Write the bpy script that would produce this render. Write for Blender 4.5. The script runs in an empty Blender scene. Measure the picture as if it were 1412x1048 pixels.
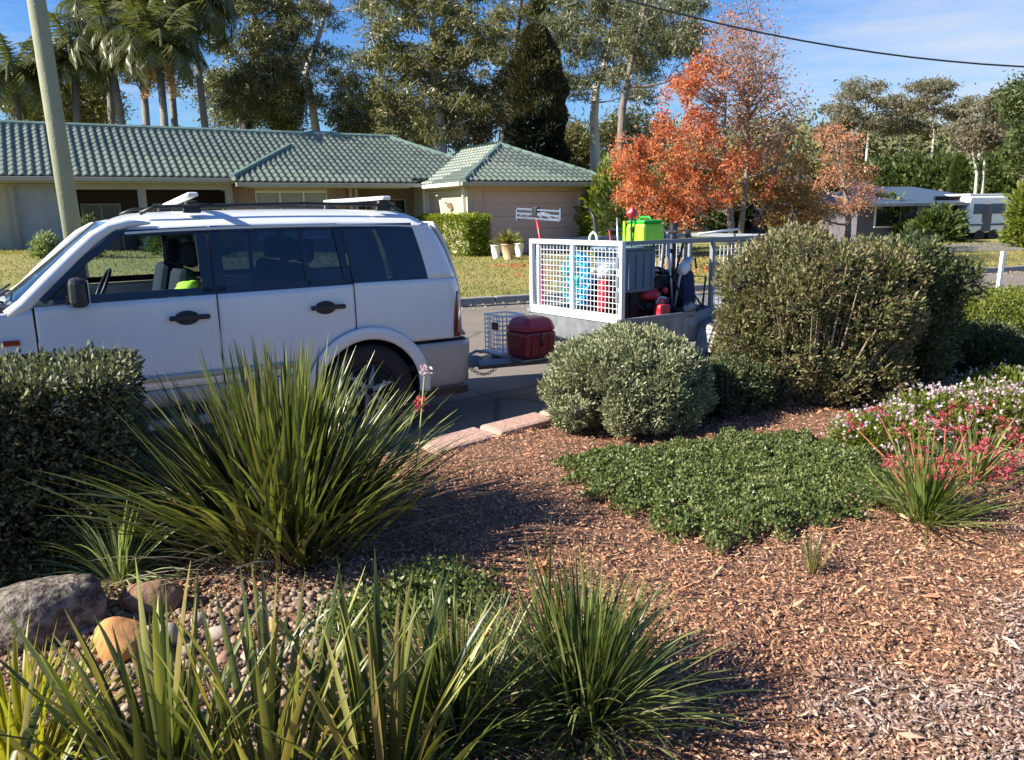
import bpy, math, random
import numpy as np
from mathutils import Matrix, Vector
random.seed(7); rng = np.random.default_rng(7)
sc = bpy.context.scene
PI = math.pi
# ------------------------------------------------------------------ camera, sky, sun, exposure
CAM_Z, PITCH, ROLL, FPX = 1.76, .207, .015, 1090.
_cp, _sp, _cr, _sr = math.cos(PITCH), math.sin(PITCH), math.cos(ROLL), math.sin(ROLL)
camd = bpy.data.cameras.new('camera'); cam = bpy.data.objects.new('camera', camd)
sc.collection.objects.link(cam); sc.camera = cam
camd.sensor_width = 36; camd.lens = 36 * FPX / 1412; camd.clip_start = .05; camd.clip_end = 3000
R_ = Vector((_cr, -_sr * _sp, -_sr * _cp)); U_ = Vector((_sr, _cr * _sp, _cr * _cp)); B_ = -Vector((0, _cp, -_sp))
m4 = Matrix((R_, U_, B_)).transposed().to_4x4(); m4.translation = (0, 0, CAM_Z); cam.matrix_world = m4
SUN_AZ = (-1.0, -.33); SUN_EL = math.radians(34)
az = math.atan2(SUN_AZ[0], SUN_AZ[1])
w = bpy.data.worlds.new('World'); sc.world = w; w.use_nodes = True
nt = w.node_tree; nt.nodes.clear()
out = nt.nodes.new('ShaderNodeOutputWorld'); bg = nt.nodes.new('ShaderNodeBackground')
sky = nt.nodes.new('ShaderNodeTexSky'); sky.sky_type = 'NISHITA'; sky.sun_disc = False
sky.sun_elevation = SUN_EL; sky.sun_rotation = az % (2 * PI); sky.air_density = 1.15; sky.dust_density = .3; sky.ozone_density = 2.2
hs = nt.nodes.new('ShaderNodeHueSaturation'); hs.inputs['Saturation'].default_value = 1.2
tc = nt.nodes.new('ShaderNodeTexCoord'); mp = nt.nodes.new('ShaderNodeMapping')
mp.inputs['Scale'].default_value = (1.3, 1.3, 9); mp.inputs['Rotation'].default_value = (0, -.10, .2)
no = nt.nodes.new('ShaderNodeTexNoise'); no.inputs['Scale'].default_value = 1.7; no.inputs['Detail'].default_value = 7; no.inputs['Roughness'].default_value = .62
ra = nt.nodes.new('ShaderNodeValToRGB'); ra.color_ramp.elements[0].position = .52; ra.color_ramp.elements[1].position = .85
ra.color_ramp.elements[1].color = (.85, .85, .85, 1)
mx = nt.nodes.new('ShaderNodeMixRGB'); mx.inputs[2].default_value = (6.0, 6.6, 7.6, 1)
L = nt.links.new
dn = nt.nodes.new('ShaderNodeVectorMath'); dn.operation = 'DOT_PRODUCT'; dn.inputs[1].default_value = (.475, .845, .245)
mr0 = nt.nodes.new('ShaderNodeMapRange'); mr0.inputs[1].default_value = .955; mr0.inputs[2].default_value = 1.0; mr0.inputs[3].default_value = 0; mr0.inputs[4].default_value = .27
ad0 = nt.nodes.new('ShaderNodeMath'); ad0.operation = 'ADD'
L(tc.outputs['Generated'], mp.inputs[0]); L(mp.outputs[0], no.inputs[0]); L(tc.outputs['Generated'], dn.inputs[0]); L(dn.outputs['Value'], mr0.inputs[0])
L(no.outputs[0], ad0.inputs[0]); L(mr0.outputs[0], ad0.inputs[1]); L(ad0.outputs[0], ra.inputs[0])
tn = nt.nodes.new('ShaderNodeMixRGB'); tn.blend_type = 'MULTIPLY'; tn.inputs[0].default_value = 1; tn.inputs[2].default_value = (.66, .95, 1.42, 1)
L(sky.outputs[0], hs.inputs['Color']); L(hs.outputs[0], tn.inputs[1]); L(tn.outputs[0], mx.inputs[1]); L(ra.outputs[0], mx.inputs[0])
L(mx.outputs[0], bg.inputs[0]); bg.inputs[1].default_value = .052; L(bg.outputs[0], out.inputs[0])
sd = bpy.data.lights.new('sun', 'SUN'); sd.energy = 5.0; sd.angle = math.radians(.5); sd.color = (1, .93, .80)
sun = bpy.data.objects.new('sun', sd); sc.collection.objects.link(sun)
dv = Vector((-SUN_AZ[0], -SUN_AZ[1], -math.tan(SUN_EL) * math.hypot(*SUN_AZ)))
sun.rotation_euler = dv.to_track_quat('-Z', 'Y').to_euler(); sun.location = (-20, -5, 25)
sc.view_settings.view_transform = 'Standard'; sc.view_settings.look = 'None'
sc.view_settings.exposure = 1.22; sc.view_settings.gamma = 1
sc.render.engine = 'CYCLES'; sc.cycles.max_bounces = 6; sc.cycles.transparent_max_bounces = 12

# ------------------------------------------------------------------ measuring helpers (photo pixel + a known distance or plane -> point)
def ray(px, py):
    X = (px - 706) / FPX; Y = (py - 524) / FPX
    a = X * _cr - Y * _sr; b = X * _sr + Y * _cr
    return np.array([a, _cp - b * _sp, -_sp - b * _cp])
O_ = np.array([0, 0, CAM_Z])
def G(px, py, z): d = ray(px, py); return O_ + d * ((z - CAM_Z) / d[2])
def D(px, py, Y): d = ray(px, py); return O_ + d * (Y / d[1])
def F(frame, px, py, v=None, u=None):
    """point of a pixel on the plane v=const or u=const of a frame (x, y, yaw), in the frame's own coordinates"""
    x, y, a = frame; ax = np.array([math.cos(a), math.sin(a)]); ac = np.array([-ax[1], ax[0]]); o = np.array([x, y])
    d = ray(px, py)
    if v is not None: t = (o @ ac + v) / (d[:2] @ ac)
    else: t = (o @ ax + u) / (d[:2] @ ax)
    P = O_ + d * t; q = P[:2] - o
    return Vector((q @ ax, q @ ac, P[2]))

# ------------------------------------------------------------------ materials
def mat(name, col, rough=.7, metal=0, noise=None, bump=None, spec=.5, coat=0, coords='Object'):
    m = bpy.data.materials.new(name); m.use_nodes = True; t = m.node_tree; b = t.nodes['Principled BSDF']
    b.inputs['Base Color'].default_value = (*col, 1); b.inputs['Roughness'].default_value = rough
    b.inputs['Metallic'].default_value = metal; b.inputs['Specular IOR Level'].default_value = spec
    b.inputs['Coat Weight'].default_value = coat
    c = t.nodes.new('ShaderNodeTexCoord')
    if noise:                                         # (scale, second colour, low, high)
        s, c2, lo, hi = noise
        n = t.nodes.new('ShaderNodeTexNoise'); n.inputs['Scale'].default_value = s; n.inputs['Detail'].default_value = 8; n.inputs['Roughness'].default_value = .65
        r = t.nodes.new('ShaderNodeValToRGB'); r.color_ramp.elements[0].position = lo; r.color_ramp.elements[1].position = hi
        r.color_ramp.elements[0].color = (*col, 1); r.color_ramp.elements[1].color = (*c2, 1)
        t.links.new(c.outputs[coords], n.inputs[0]); t.links.new(n.outputs[0], r.inputs[0]); t.links.new(r.outputs[0], b.inputs['Base Color'])
    if bump:                                          # (scale, strength, distance)
        n2 = t.nodes.new('ShaderNodeTexNoise'); n2.inputs['Scale'].default_value = bump[0]; n2.inputs['Detail'].default_value = 6
        bp = t.nodes.new('ShaderNodeBump'); bp.inputs['Strength'].default_value = bump[1]; bp.inputs['Distance'].default_value = bump[2]
        t.links.new(c.outputs[coords], n2.inputs[0]); t.links.new(n2.outputs[0], bp.inputs['Height']); t.links.new(bp.outputs[0], b.inputs['Normal'])
    return m
def leafmat(name, cols, rough=.45, trans=.35, tint=(1.25, 1.35, .6), patch=None):
    """leaf colour picked at random per leaf (island or object) from cols; a share of light passes through"""
    m = bpy.data.materials.new(name); m.use_nodes = True; t = m.node_tree; b = t.nodes['Principled BSDF']
    b.inputs['Roughness'].default_value = rough; b.inputs['Specular IOR Level'].default_value = .4
    g = t.nodes.new('ShaderNodeNewGeometry'); oi = t.nodes.new('ShaderNodeObjectInfo')
    ad = t.nodes.new('ShaderNodeMath'); ad.operation = 'ADD'; fr = t.nodes.new('ShaderNodeMath'); fr.operation = 'FRACT'
    t.links.new(g.outputs['Random Per Island'], ad.inputs[0]); t.links.new(oi.outputs['Random'], ad.inputs[1]); t.links.new(ad.outputs[0], fr.inputs[0])
    r = t.nodes.new('ShaderNodeValToRGB'); cr_ = r.color_ramp
    for i, c in enumerate(cols):
        e = cr_.elements[i] if i < 2 else cr_.elements.new(1)
        e.position = i / (len(cols) - 1)
    for i, c in enumerate(cols): cr_.elements[i].position = i / (len(cols) - 1); cr_.elements[i].color = (*c, 1)
    t.links.new(fr.outputs[0], r.inputs[0]); colo = r.outputs[0]
    if patch:                                         # broad patches of another colour: (scale, colour, low, high)
        c = t.nodes.new('ShaderNodeTexCoord'); n = t.nodes.new('ShaderNodeTexNoise'); n.inputs['Scale'].default_value = patch[0]; n.inputs['Detail'].default_value = 3
        rr = t.nodes.new('ShaderNodeValToRGB'); rr.color_ramp.elements[0].position = patch[2]; rr.color_ramp.elements[1].position = patch[3]
        mxx = t.nodes.new('ShaderNodeMixRGB'); mxx.inputs[2].default_value = (*patch[1], 1)
        t.links.new(c.outputs['Object'], n.inputs[0]); t.links.new(n.outputs[0], rr.inputs[0]); t.links.new(rr.outputs[0], mxx.inputs[0]); t.links.new(colo, mxx.inputs[1]); colo = mxx.outputs[0]
    t.links.new(colo, b.inputs['Base Color'])
    if trans > 0:
        tr = t.nodes.new('ShaderNodeBsdfTranslucent'); mu = t.nodes.new('ShaderNodeMixRGB'); mu.blend_type = 'MULTIPLY'; mu.inputs[0].default_value = 1
        mu.inputs[2].default_value = (*tint, 1); t.links.new(colo, mu.inputs[1]); t.links.new(mu.outputs[0], tr.inputs[0])
        ms = t.nodes.new('ShaderNodeMixShader'); ms.inputs[0].default_value = trans
        t.links.new(b.outputs[0], ms.inputs[1]); t.links.new(tr.outputs[0], ms.inputs[2])
        t.links.new(ms.outputs[0], t.nodes['Material Output'].inputs['Surface'])
    return m
def glassmat(name, tint, refl=.9):
    m = bpy.data.materials.new(name); m.use_nodes = True; t = m.node_tree; t.nodes.remove(t.nodes['Principled BSDF'])
    tr = t.nodes.new('ShaderNodeBsdfTransparent'); tr.inputs[0].default_value = (*tint, 1)
    gl = t.nodes.new('ShaderNodeBsdfGlossy'); gl.inputs['Roughness'].default_value = .02; gl.inputs[0].default_value = (refl, refl, refl, 1)
    fn = t.nodes.new('ShaderNodeFresnel'); fn.inputs[0].default_value = 1.5; ms = t.nodes.new('ShaderNodeMixShader')
    t.links.new(fn.outputs[0], ms.inputs[0]); t.links.new(tr.outputs[0], ms.inputs[1]); t.links.new(gl.outputs[0], ms.inputs[2])
    t.links.new(ms.outputs[0], t.nodes['Material Output'].inputs['Surface']); return m
M = {}
M['paint'] = mat('white_car_paint', (.66, .67, .68), .28, coat=.5, noise=(2.5, (.60, .61, .62), .45, .8))
M['lower'] = mat('grey_lower_paint', (.36, .355, .33), .35, coat=.3, noise=(7, (.30, .28, .24), .4, .75))
M['black'] = mat('black_plastic', (.012, .013, .016), .45, noise=(20, (.025, .025, .027), .4, .7))
M['gloss_black'] = mat('glossy_black_frame', (.008, .012, .03), .15)
M['rubber'] = mat('tyre_rubber', (.018, .018, .018), .85, bump=(60, .4, .004))
M['alloy'] = mat('alloy_rim', (.22, .23, .24), .45, .8)
M['seat'] = mat('dark_seat_cloth', (.02, .024, .03), .9, bump=(200, .3, .002))
M['trim'] = mat('grey_cabin_trim', (.20, .22, .25), .7)
M['glass'] = glassmat('clear_glass', (.75, .85, .92))
M['tint'] = glassmat('tinted_glass', (.50, .57, .70))
M['screen'] = glassmat('windscreen_glass', (.42, .58, .75), 1)
M['redlens'] = mat('red_lens', (.16, .012, .014), .12, coat=.6)
M['amber'] = mat('amber_lens', (.30, .04, .02), .2, coat=.5)
M['bar'] = mat('white_bar', (.78, .78, .76), .35)
M['hivis'] = mat('yellow_green_cloth', (.55, .85, .06), .8)
M['galv'] = mat('galvanised_steel', (.30, .32, .34), .5, .55, noise=(9, (.20, .21, .23), .4, .65))
M['cage'] = mat('white_painted_steel', (.74, .76, .78), .45, noise=(14, (.55, .55, .53), .55, .8))
M['cagegrey'] = mat('grey_painted_steel', (.22, .235, .25), .5)
M['deep_red'] = mat('dark_red_plastic', (.20, .012, .022), .42, noise=(6, (.13, .01, .016), .4, .7))
M['hose'] = mat('blue_hose', (.02, .42, .75), .4)
M['teal'] = mat('teal_hose', (.03, .45, .50), .4)
M['red'] = mat('red_plastic', (.55, .03, .05), .4)
M['white'] = mat('white_plastic', (.8, .8, .78), .4)
M['lime'] = mat('lime_plastic', (.32, .80, .03), .4, noise=(12, (.26, .66, .03), .45, .7))
M['limedark'] = mat('green_plastic', (.02, .42, .05), .45)
M['slate'] = mat('slate_blue_plastic', (.12, .18, .25), .6)
M['navy'] = mat('navy_cloth', (.03, .035, .09), .9)
M['engine'] = mat('dark_engine_metal', (.03, .03, .03), .5, .4)
M['silver'] = mat('silver_metal', (.55, .56, .58), .35, .8)
M['rake'] = mat('grey_blue_plastic', (.10, .13, .18), .5)
M['tile'] = None
def tilemat():
    m = mat('green_roof_tile', (.105, .135, .11), .38, noise=(2.2, (.19, .215, .175), .35, .75), bump=(40, .3, .01), coords='Object')
    return m
M['tile'] = tilemat()
M['cap'] = mat('green_ridge_cap', (.13, .20, .165), .6, noise=(5, (.20, .27, .23), .4, .7))
M['cream'] = mat('cream_render', (.50, .44, .30), .85, noise=(6, (.44, .38, .26), .4, .7), bump=(90, .2, .01))
M['gutter'] = mat('beige_gutter', (.38, .35, .27), .5, noise=(3, (.30, .28, .22), .4, .7))
M['soffit'] = mat('beige_soffit', (.45, .40, .28), .8)
M['pinkwall'] = mat('pink_brown_render', (.62, .42, .32), .85, noise=(4, (.54, .36, .28), .4, .7), bump=(80, .2, .01))
M['gdoor'] = mat('mauve_garage_door', (.62, .46, .42), .6, noise=(2, (.56, .42, .39), .4, .7))
def brickmat(name, c1, c2, mo):
    m = mat(name, c1, .85); t = m.node_tree; b = t.nodes['Principled BSDF']
    c = t.nodes.new('ShaderNodeTexCoord'); mpn = t.nodes.new('ShaderNodeMapping'); mpn.inputs['Rotation'].default_value = (PI / 2, 0, 0)
    k = t.nodes.new('ShaderNodeTexBrick'); k.inputs['Color1'].default_value = (*c1, 1); k.inputs['Color2'].default_value = (*c2, 1); k.inputs['Mortar'].default_value = (*mo, 1)
    k.inputs['Scale'].default_value = 1; k.inputs['Brick Width'].default_value = .24; k.inputs['Row Height'].default_value = .086; k.inputs['Mortar Size'].default_value = .01
    t.links.new(c.outputs['Object'], mpn.inputs[0]); t.links.new(mpn.outputs[0], k.inputs[0]); t.links.new(k.outputs[0], b.inputs['Base Color']); return m
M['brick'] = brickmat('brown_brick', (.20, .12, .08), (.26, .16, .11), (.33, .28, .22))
M['shadebrick'] = brickmat('shaded_brick', (.035, .026, .02), (.05, .035, .028), (.06, .05, .04))  # brick colour darkened to carry the shade of the verandah recess
M['blind'] = mat('grey_blind', (.36, .37, .36), .7, noise=(3, (.30, .31, .30), .4, .6))
M['winglass'] = mat('dark_window_glass', (.015, .018, .02), .06)
M['post'] = mat('cream_post', (.30, .28, .23), .6)
M['conc'] = mat('kerb_concrete', (.30, .29, .27), .9, noise=(7, (.20, .19, .18), .35, .7), bump=(60, .3, .01))
M['asphalt'] = mat('road_asphalt', (.17, .145, .12), .95, noise=(1.2, (.215, .185, .15), .3, .75), bump=(220, .5, .01))
def roadwear(m):
    t = m.node_tree; b = t.nodes['Principled BSDF']; src = b.inputs['Base Color'].links[0].from_socket; c = t.nodes.new('ShaderNodeTexCoord')
    v = t.nodes.new('ShaderNodeTexVoronoi'); v.feature = 'DISTANCE_TO_EDGE'; v.inputs['Scale'].default_value = .45
    n = t.nodes.new('ShaderNodeTexNoise'); n.inputs['Scale'].default_value = 2; ad = t.nodes.new('ShaderNodeMixRGB'); ad.inputs[0].default_value = .12
    t.links.new(c.outputs['Object'], n.inputs[0]); t.links.new(c.outputs['Object'], ad.inputs[1]); t.links.new(n.outputs['Color'], ad.inputs[2]); t.links.new(ad.outputs[0], v.inputs[0])
    r = t.nodes.new('ShaderNodeMapRange'); r.inputs[1].default_value = .004; r.inputs[2].default_value = .014; r.inputs[3].default_value = .55; r.inputs[4].default_value = 1
    mu = t.nodes.new('ShaderNodeMixRGB'); mu.blend_type = 'MULTIPLY'; mu.inputs[0].default_value = 1; t.links.new(v.outputs['Distance'], r.inputs[0]); t.links.new(src, mu.inputs[1]); t.links.new(r.outputs[0], mu.inputs[2])
    g = t.nodes.new('ShaderNodeTexNoise'); g.inputs['Scale'].default_value = 90; g.inputs['Detail'].default_value = 4; t.links.new(c.outputs['Object'], g.inputs[0])
    r2 = t.nodes.new('ShaderNodeMapRange'); r2.inputs[1].default_value = .3; r2.inputs[2].default_value = .7; r2.inputs[3].default_value = .7; r2.inputs[4].default_value = 1.25
    m2 = t.nodes.new('ShaderNodeMixRGB'); m2.blend_type = 'MULTIPLY'; m2.inputs[0].default_value = 1; t.links.new(g.outputs[0], r2.inputs[0]); t.links.new(mu.outputs[0], m2.inputs[1]); t.links.new(r2.outputs[0], m2.inputs[2]); t.links.new(m2.outputs[0], b.inputs['Base Color'])
roadwear(M['asphalt'])
M['asphalt2'] = mat('driveway_asphalt', (.17, .17, .19), .9, noise=(2, (.12, .12, .13), .3, .7))
M['timber'] = mat('green_treated_timber', (.24, .27, .17), .85, noise=(5, (.30, .29, .20), .4, .65), bump=(30, .4, .02))
M['wire'] = mat('black_cable', (.02, .02, .025), .6)
M['bark_pale'] = mat('pale_gum_bark', (.55, .52, .46), .8, noise=(1.5, (.30, .25, .20), .5, .68), bump=(8, .5, .05))
M['bark_grey'] = mat('grey_bark', (.16, .13, .11), .9, noise=(2, (.26, .22, .18), .4, .7), bump=(8, .6, .05))
M['bark_dark'] = mat('dark_bark', (.05, .04, .03), .95, bump=(8, .6, .05))
M['twig'] = mat('pale_twig', (.30, .23, .16), .9)
M['palmtrunk'] = mat('palm_trunk', (.24, .21, .18), .9, noise=(4, (.15, .13, .11), .4, .65))
M['fruit'] = mat('orange_palm_fruit', (.52, .30, .12), .8)
M['terracotta'] = mat('tan_pot', (.50, .34, .20), .8, noise=(12, (.40, .26, .15), .4, .7))
M['wood'] = mat('weathered_wood', (.16, .11, .07), .85)
M['roofblue'] = mat('blue_grey_roof', (.06, .09, .14), .6)
M['roofbrown'] = mat('plum_brown_roof', (.14, .09, .09), .8)
M['wallmauve'] = mat('mauve_grey_wall', (.11, .10, .12), .85)
M['core'] = mat('dark_shade_core', (.022, .018, .012), .95, noise=(30, (.05, .04, .028), .4, .7), bump=(60, 1, .03))  # dark filling for shrubs: shade between the leaves put into its colour
M['dark'] = mat('opening_shade', (.012, .012, .012), .9)  # near-black colour standing in for the shade inside an opening
# leaves
lm = leafmat
M['gum'] = lm('gum_leaves', [(.05, .058, .025), (.10, .11, .045), (.17, .17, .08), (.25, .24, .14)], .4, .25)
M['gum2'] = lm('olive_gum_leaves', [(.06, .065, .022), (.13, .13, .045), (.21, .195, .08), (.29, .26, .13)], .4, .3)
M['gumR'] = lm('russet_gum_leaves', [(.08, .075, .045), (.15, .125, .08), (.23, .17, .12)], .5, .25)
M['gumfar'] = lm('far_gum_leaves', [(.09, .095, .06), (.15, .145, .09), (.22, .20, .13), (.18, .13, .10)], .6, .3)
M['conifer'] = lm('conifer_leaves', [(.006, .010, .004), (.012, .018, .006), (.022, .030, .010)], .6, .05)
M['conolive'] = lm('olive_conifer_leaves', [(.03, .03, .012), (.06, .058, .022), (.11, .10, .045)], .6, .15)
M['palm'] = lm('palm_leaves', [(.05, .065, .018), (.10, .11, .035), (.17, .165, .065)], .35, .25)
M['red'+'leaf'] = lm('red_autumn_leaves', [(.40, .10, .04), (.56, .18, .06), (.62, .28, .10), (.46, .13, .07), (.58, .22, .08)], .6, .4, (1.15, .85, .7))
M['pinkleaf'] = lm('pink_autumn_leaves', [(.44, .17, .09), (.56, .26, .13), (.34, .14, .08), (.58, .33, .17), (.32, .20, .11)], .6, .4, (1.2, .9, .8))
M['yellowleaf'] = lm('ochre_autumn_leaves', [(.34, .17, .06), (.40, .25, .09), (.24, .17, .06), (.16, .15, .05), (.42, .17, .08)], .6, .4, (1.2, 1, .6))
M['bush'] = lm('bush_leaves', [(.035, .055, .015), (.07, .10, .025), (.12, .15, .04)], .5, .3)
M['bushy'] = lm('yellow_green_bush_leaves', [(.10, .13, .02), (.17, .20, .03), (.24, .26, .05)], .5, .35)
M['hill'] = lm('hill_forest_leaves', [(.08, .09, .035), (.12, .13, .05), (.17, .17, .07), (.22, .20, .10)], .7, .15)
M['hedge'] = lm('clipped_hedge_leaves', [(.09, .13, .01), (.19, .24, .015), (.30, .34, .03)], .5, .3)
M['westringia'] = lm('grey_green_leaves', [(.09, .105, .045), (.19, .205, .10), (.31, .32, .18), (.44, .44, .28)], .6, .12)
M['leftbush'] = lm('dark_grey_green_leaves', [(.035, .04, .022), (.08, .09, .045), (.16, .165, .08), (.30, .29, .17)], .5, .15)
M['shrub'] = lm('olive_shrub_leaves', [(.04, .055, .02), (.10, .12, .045), (.19, .185, .08), (.36, .29, .16), (.22, .22, .11), (.07, .10, .03), (.24, .14, .09), (.13, .16, .06)], .5, .25)
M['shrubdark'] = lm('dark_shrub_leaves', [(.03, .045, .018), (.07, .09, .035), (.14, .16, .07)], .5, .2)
M['cover'] = lm('ground_cover_leaves', [(.05, .075, .02), (.10, .14, .04), (.17, .21, .07), (.26, .29, .12)], .4, .3)
M['strap'] = lm('strap_leaves', [(.03, .045, .012), (.07, .09, .022), (.14, .16, .045), (.28, .29, .11), (.06, .08, .02), (.20, .16, .08)], .3, .25, (1.2, 1.3, .4))
M['straplime'] = lm('lime_strap_leaves', [(.03, .05, .014), (.08, .10, .026), (.17, .19, .055), (.42, .40, .13), (.05, .075, .02), (.30, .24, .09), (.10, .13, .03)], .3, .3, (1.25, 1.3, .4))
M['strapgold'] = lm('golden_strap_leaves', [(.22, .22, .02), (.36, .32, .03), (.30, .28, .05)], .4, .4)
M['strappale'] = lm('pale_strap_leaves', [(.14, .19, .08), (.25, .30, .15), (.38, .41, .24)], .4, .3)
M['fine'] = lm('fine_dark_leaves', [(.03, .05, .014), (.07, .095, .025), (.15, .175, .05), (.28, .30, .11)], .3, .3)
M['paw'] = lm('kangaroo_paw_leaves', [(.07, .12, .02), (.13, .19, .035), (.24, .30, .08), (.34, .34, .14)], .35, .4)
M['dry'] = lm('dry_blades', [(.22, .17, .11), (.32, .26, .18), (.42, .36, .27)], .8, .2, (1, 1, 1))
M['pawred'] = lm('red_paw_flowers', [(.34, .02, .04), (.50, .05, .09), (.56, .13, .16), (.30, .05, .05)], .6, .35, (1.2, .8, .8))
M['pinkflower'] = lm('pale_pink_flowers', [(.52, .30, .36), (.65, .50, .52), (.72, .66, .66)], .6, .4, (1, 1, 1))
M['stem'] = mat('green_stem', (.20, .26, .08), .6)
M['redstem'] = mat('red_stem', (.30, .10, .06), .6)
M['grass'] = lm('lawn_blades', [(.15, .17, .035), (.23, .24, .06), (.30, .27, .09), (.36, .30, .13)], .7, .3, patch=(.35, (.30, .24, .09), .42, .62))
def chipmat():
    m = lm('bark_mulch', [(.09, .042, .025), (.38, .165, .085), (.56, .30, .17), (.25, .10, .055), (.66, .43, .27), (.48, .21, .11), (.40, .24, .15), (.15, .065, .04)], .85, 0)
    t = m.node_tree; b = t.nodes['Principled BSDF']; src = b.inputs['Base Color'].links[0].from_socket
    c = t.nodes.new('ShaderNodeTexCoord'); n = t.nodes.new('ShaderNodeTexNoise'); n.inputs['Scale'].default_value = 2.2; n.inputs['Detail'].default_value = 5
    t.links.new(c.outputs['Object'], n.inputs[0])
    sx = t.nodes.new('ShaderNodeSeparateXYZ'); t.links.new(c.outputs['Object'], sx.inputs[0])
    # weathered grey mulch in the corner of the bed nearest the path (its own shape on the ground)
    a = t.nodes.new('ShaderNodeMath'); a.operation = 'MULTIPLY_ADD'; a.inputs[1].default_value = .55; a.inputs[2].default_value = 0; t.links.new(sx.outputs[0], a.inputs[0])
    a2 = t.nodes.new('ShaderNodeMath'); a2.operation = 'MULTIPLY_ADD'; a2.inputs[1].default_value = -.75; t.links.new(sx.outputs[1], a2.inputs[0]); t.links.new(a.outputs[0], a2.inputs[2])
    a3 = t.nodes.new('ShaderNodeMath'); a3.operation = 'MULTIPLY_ADD'; a3.inputs[1].default_value = 1.6; t.links.new(n.outputs[0], a3.inputs[0]); t.links.new(a2.outputs[0], a3.inputs[2])
    mr = t.nodes.new('ShaderNodeMapRange'); mr.inputs[1].default_value = -.35; mr.inputs[2].default_value = .05; t.links.new(a3.outputs[0], mr.inputs[0])
    hsv = t.nodes.new('ShaderNodeHueSaturation'); hsv.inputs['Saturation'].default_value = .5; hsv.inputs['Value'].default_value = .78; t.links.new(src, hsv.inputs['Color'])
    mm = t.nodes.new('ShaderNodeMixRGB'); t.links.new(mr.outputs[0], mm.inputs[0]); t.links.new(src, mm.inputs[1]); t.links.new(hsv.outputs[0], mm.inputs[2])
    t.links.new(mm.outputs[0], b.inputs['Base Color']); return m
M['chip'] = chipmat()
M['soil'] = mat('mulch_soil', (.10, .052, .03), .95, noise=(14, (.27, .135, .075), .35, .7), bump=(45, 1, .03))
M['lawn'] = mat('lawn_ground', (.20, .20, .05), .95, noise=(.5, (.31, .27, .09), .35, .65), bump=(60, .6, .03))
M['earth'] = mat('far_ground', (.16, .15, .07), .95, noise=(.15, (.24, .20, .10), .35, .65))
M['pebble'] = lm('pebbles', [(.16, .10, .07), (.26, .18, .12), (.34, .26, .19), (.12, .08, .06), (.24, .19, .16)], .7, 0)
M['rockgrey'] = mat('grey_lichen_rock', (.07, .052, .04), .95, noise=(26, (.26, .22, .18), .42, .62), bump=(26, 1, .03))
M['rockorange'] = mat('orange_sandstone', (.55, .26, .09), .85, noise=(9, (.42, .17, .06), .5, .75), bump=(24, .5, .01))
M['rockbrown'] = mat('brown_stone', (.20, .11, .07), .9, noise=(10, (.30, .19, .13), .4, .7), bump=(22, .7, .02))
M['rocktan'] = mat('tan_stone', (.36, .31, .25), .85, noise=(12, (.26, .21, .17), .4, .7), bump=(30, .4, .01))
M['edging'] = mat('pink_sandstone', (.44, .28, .22), .9, noise=(5, (.34, .22, .17), .4, .7), bump=(24, .6, .02))

# ------------------------------------------------------------------ mesh helpers
col = sc.collection
def link(o, parent=None):
    col.objects.link(o)
    if parent is not None: o.parent = parent
    return o
def tag(o, label=None, cat=None, group=None, kind=None):
    if label: o['label'] = label
    if cat: o['category'] = cat
    if group: o['group'] = group
    if kind: o['kind'] = kind
    return o
def thing(name, label, cat, loc=(0, 0, 0), rz=0, group=None):
    o = bpy.data.objects.new(name, None); o.location = loc; o.rotation_euler = (0, 0, rz); o.empty_display_size = .1
    link(o); return tag(o, label, cat, group)
def npmesh(name, V, Fq, material, parent=None, smooth=False):
    V = np.asarray(V, dtype=np.float32).reshape(-1, 3); Fq = np.asarray(Fq, dtype=np.int32); k = Fq.shape[1]
    me = bpy.data.meshes.new(name); me.vertices.add(len(V)); me.vertices.foreach_set('co', V.ravel())
    me.loops.add(Fq.size); me.loops.foreach_set('vertex_index', Fq.ravel()); me.polygons.add(len(Fq))
    me.polygons.foreach_set('loop_start', np.arange(0, Fq.size, k, dtype=np.int32))
    if smooth: me.polygons.foreach_set('use_smooth', np.ones(len(Fq), dtype=bool))
    me.update(); me.validate()
    if material: me.materials.append(material)
    return link(bpy.data.objects.new(name, me), parent)
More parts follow.
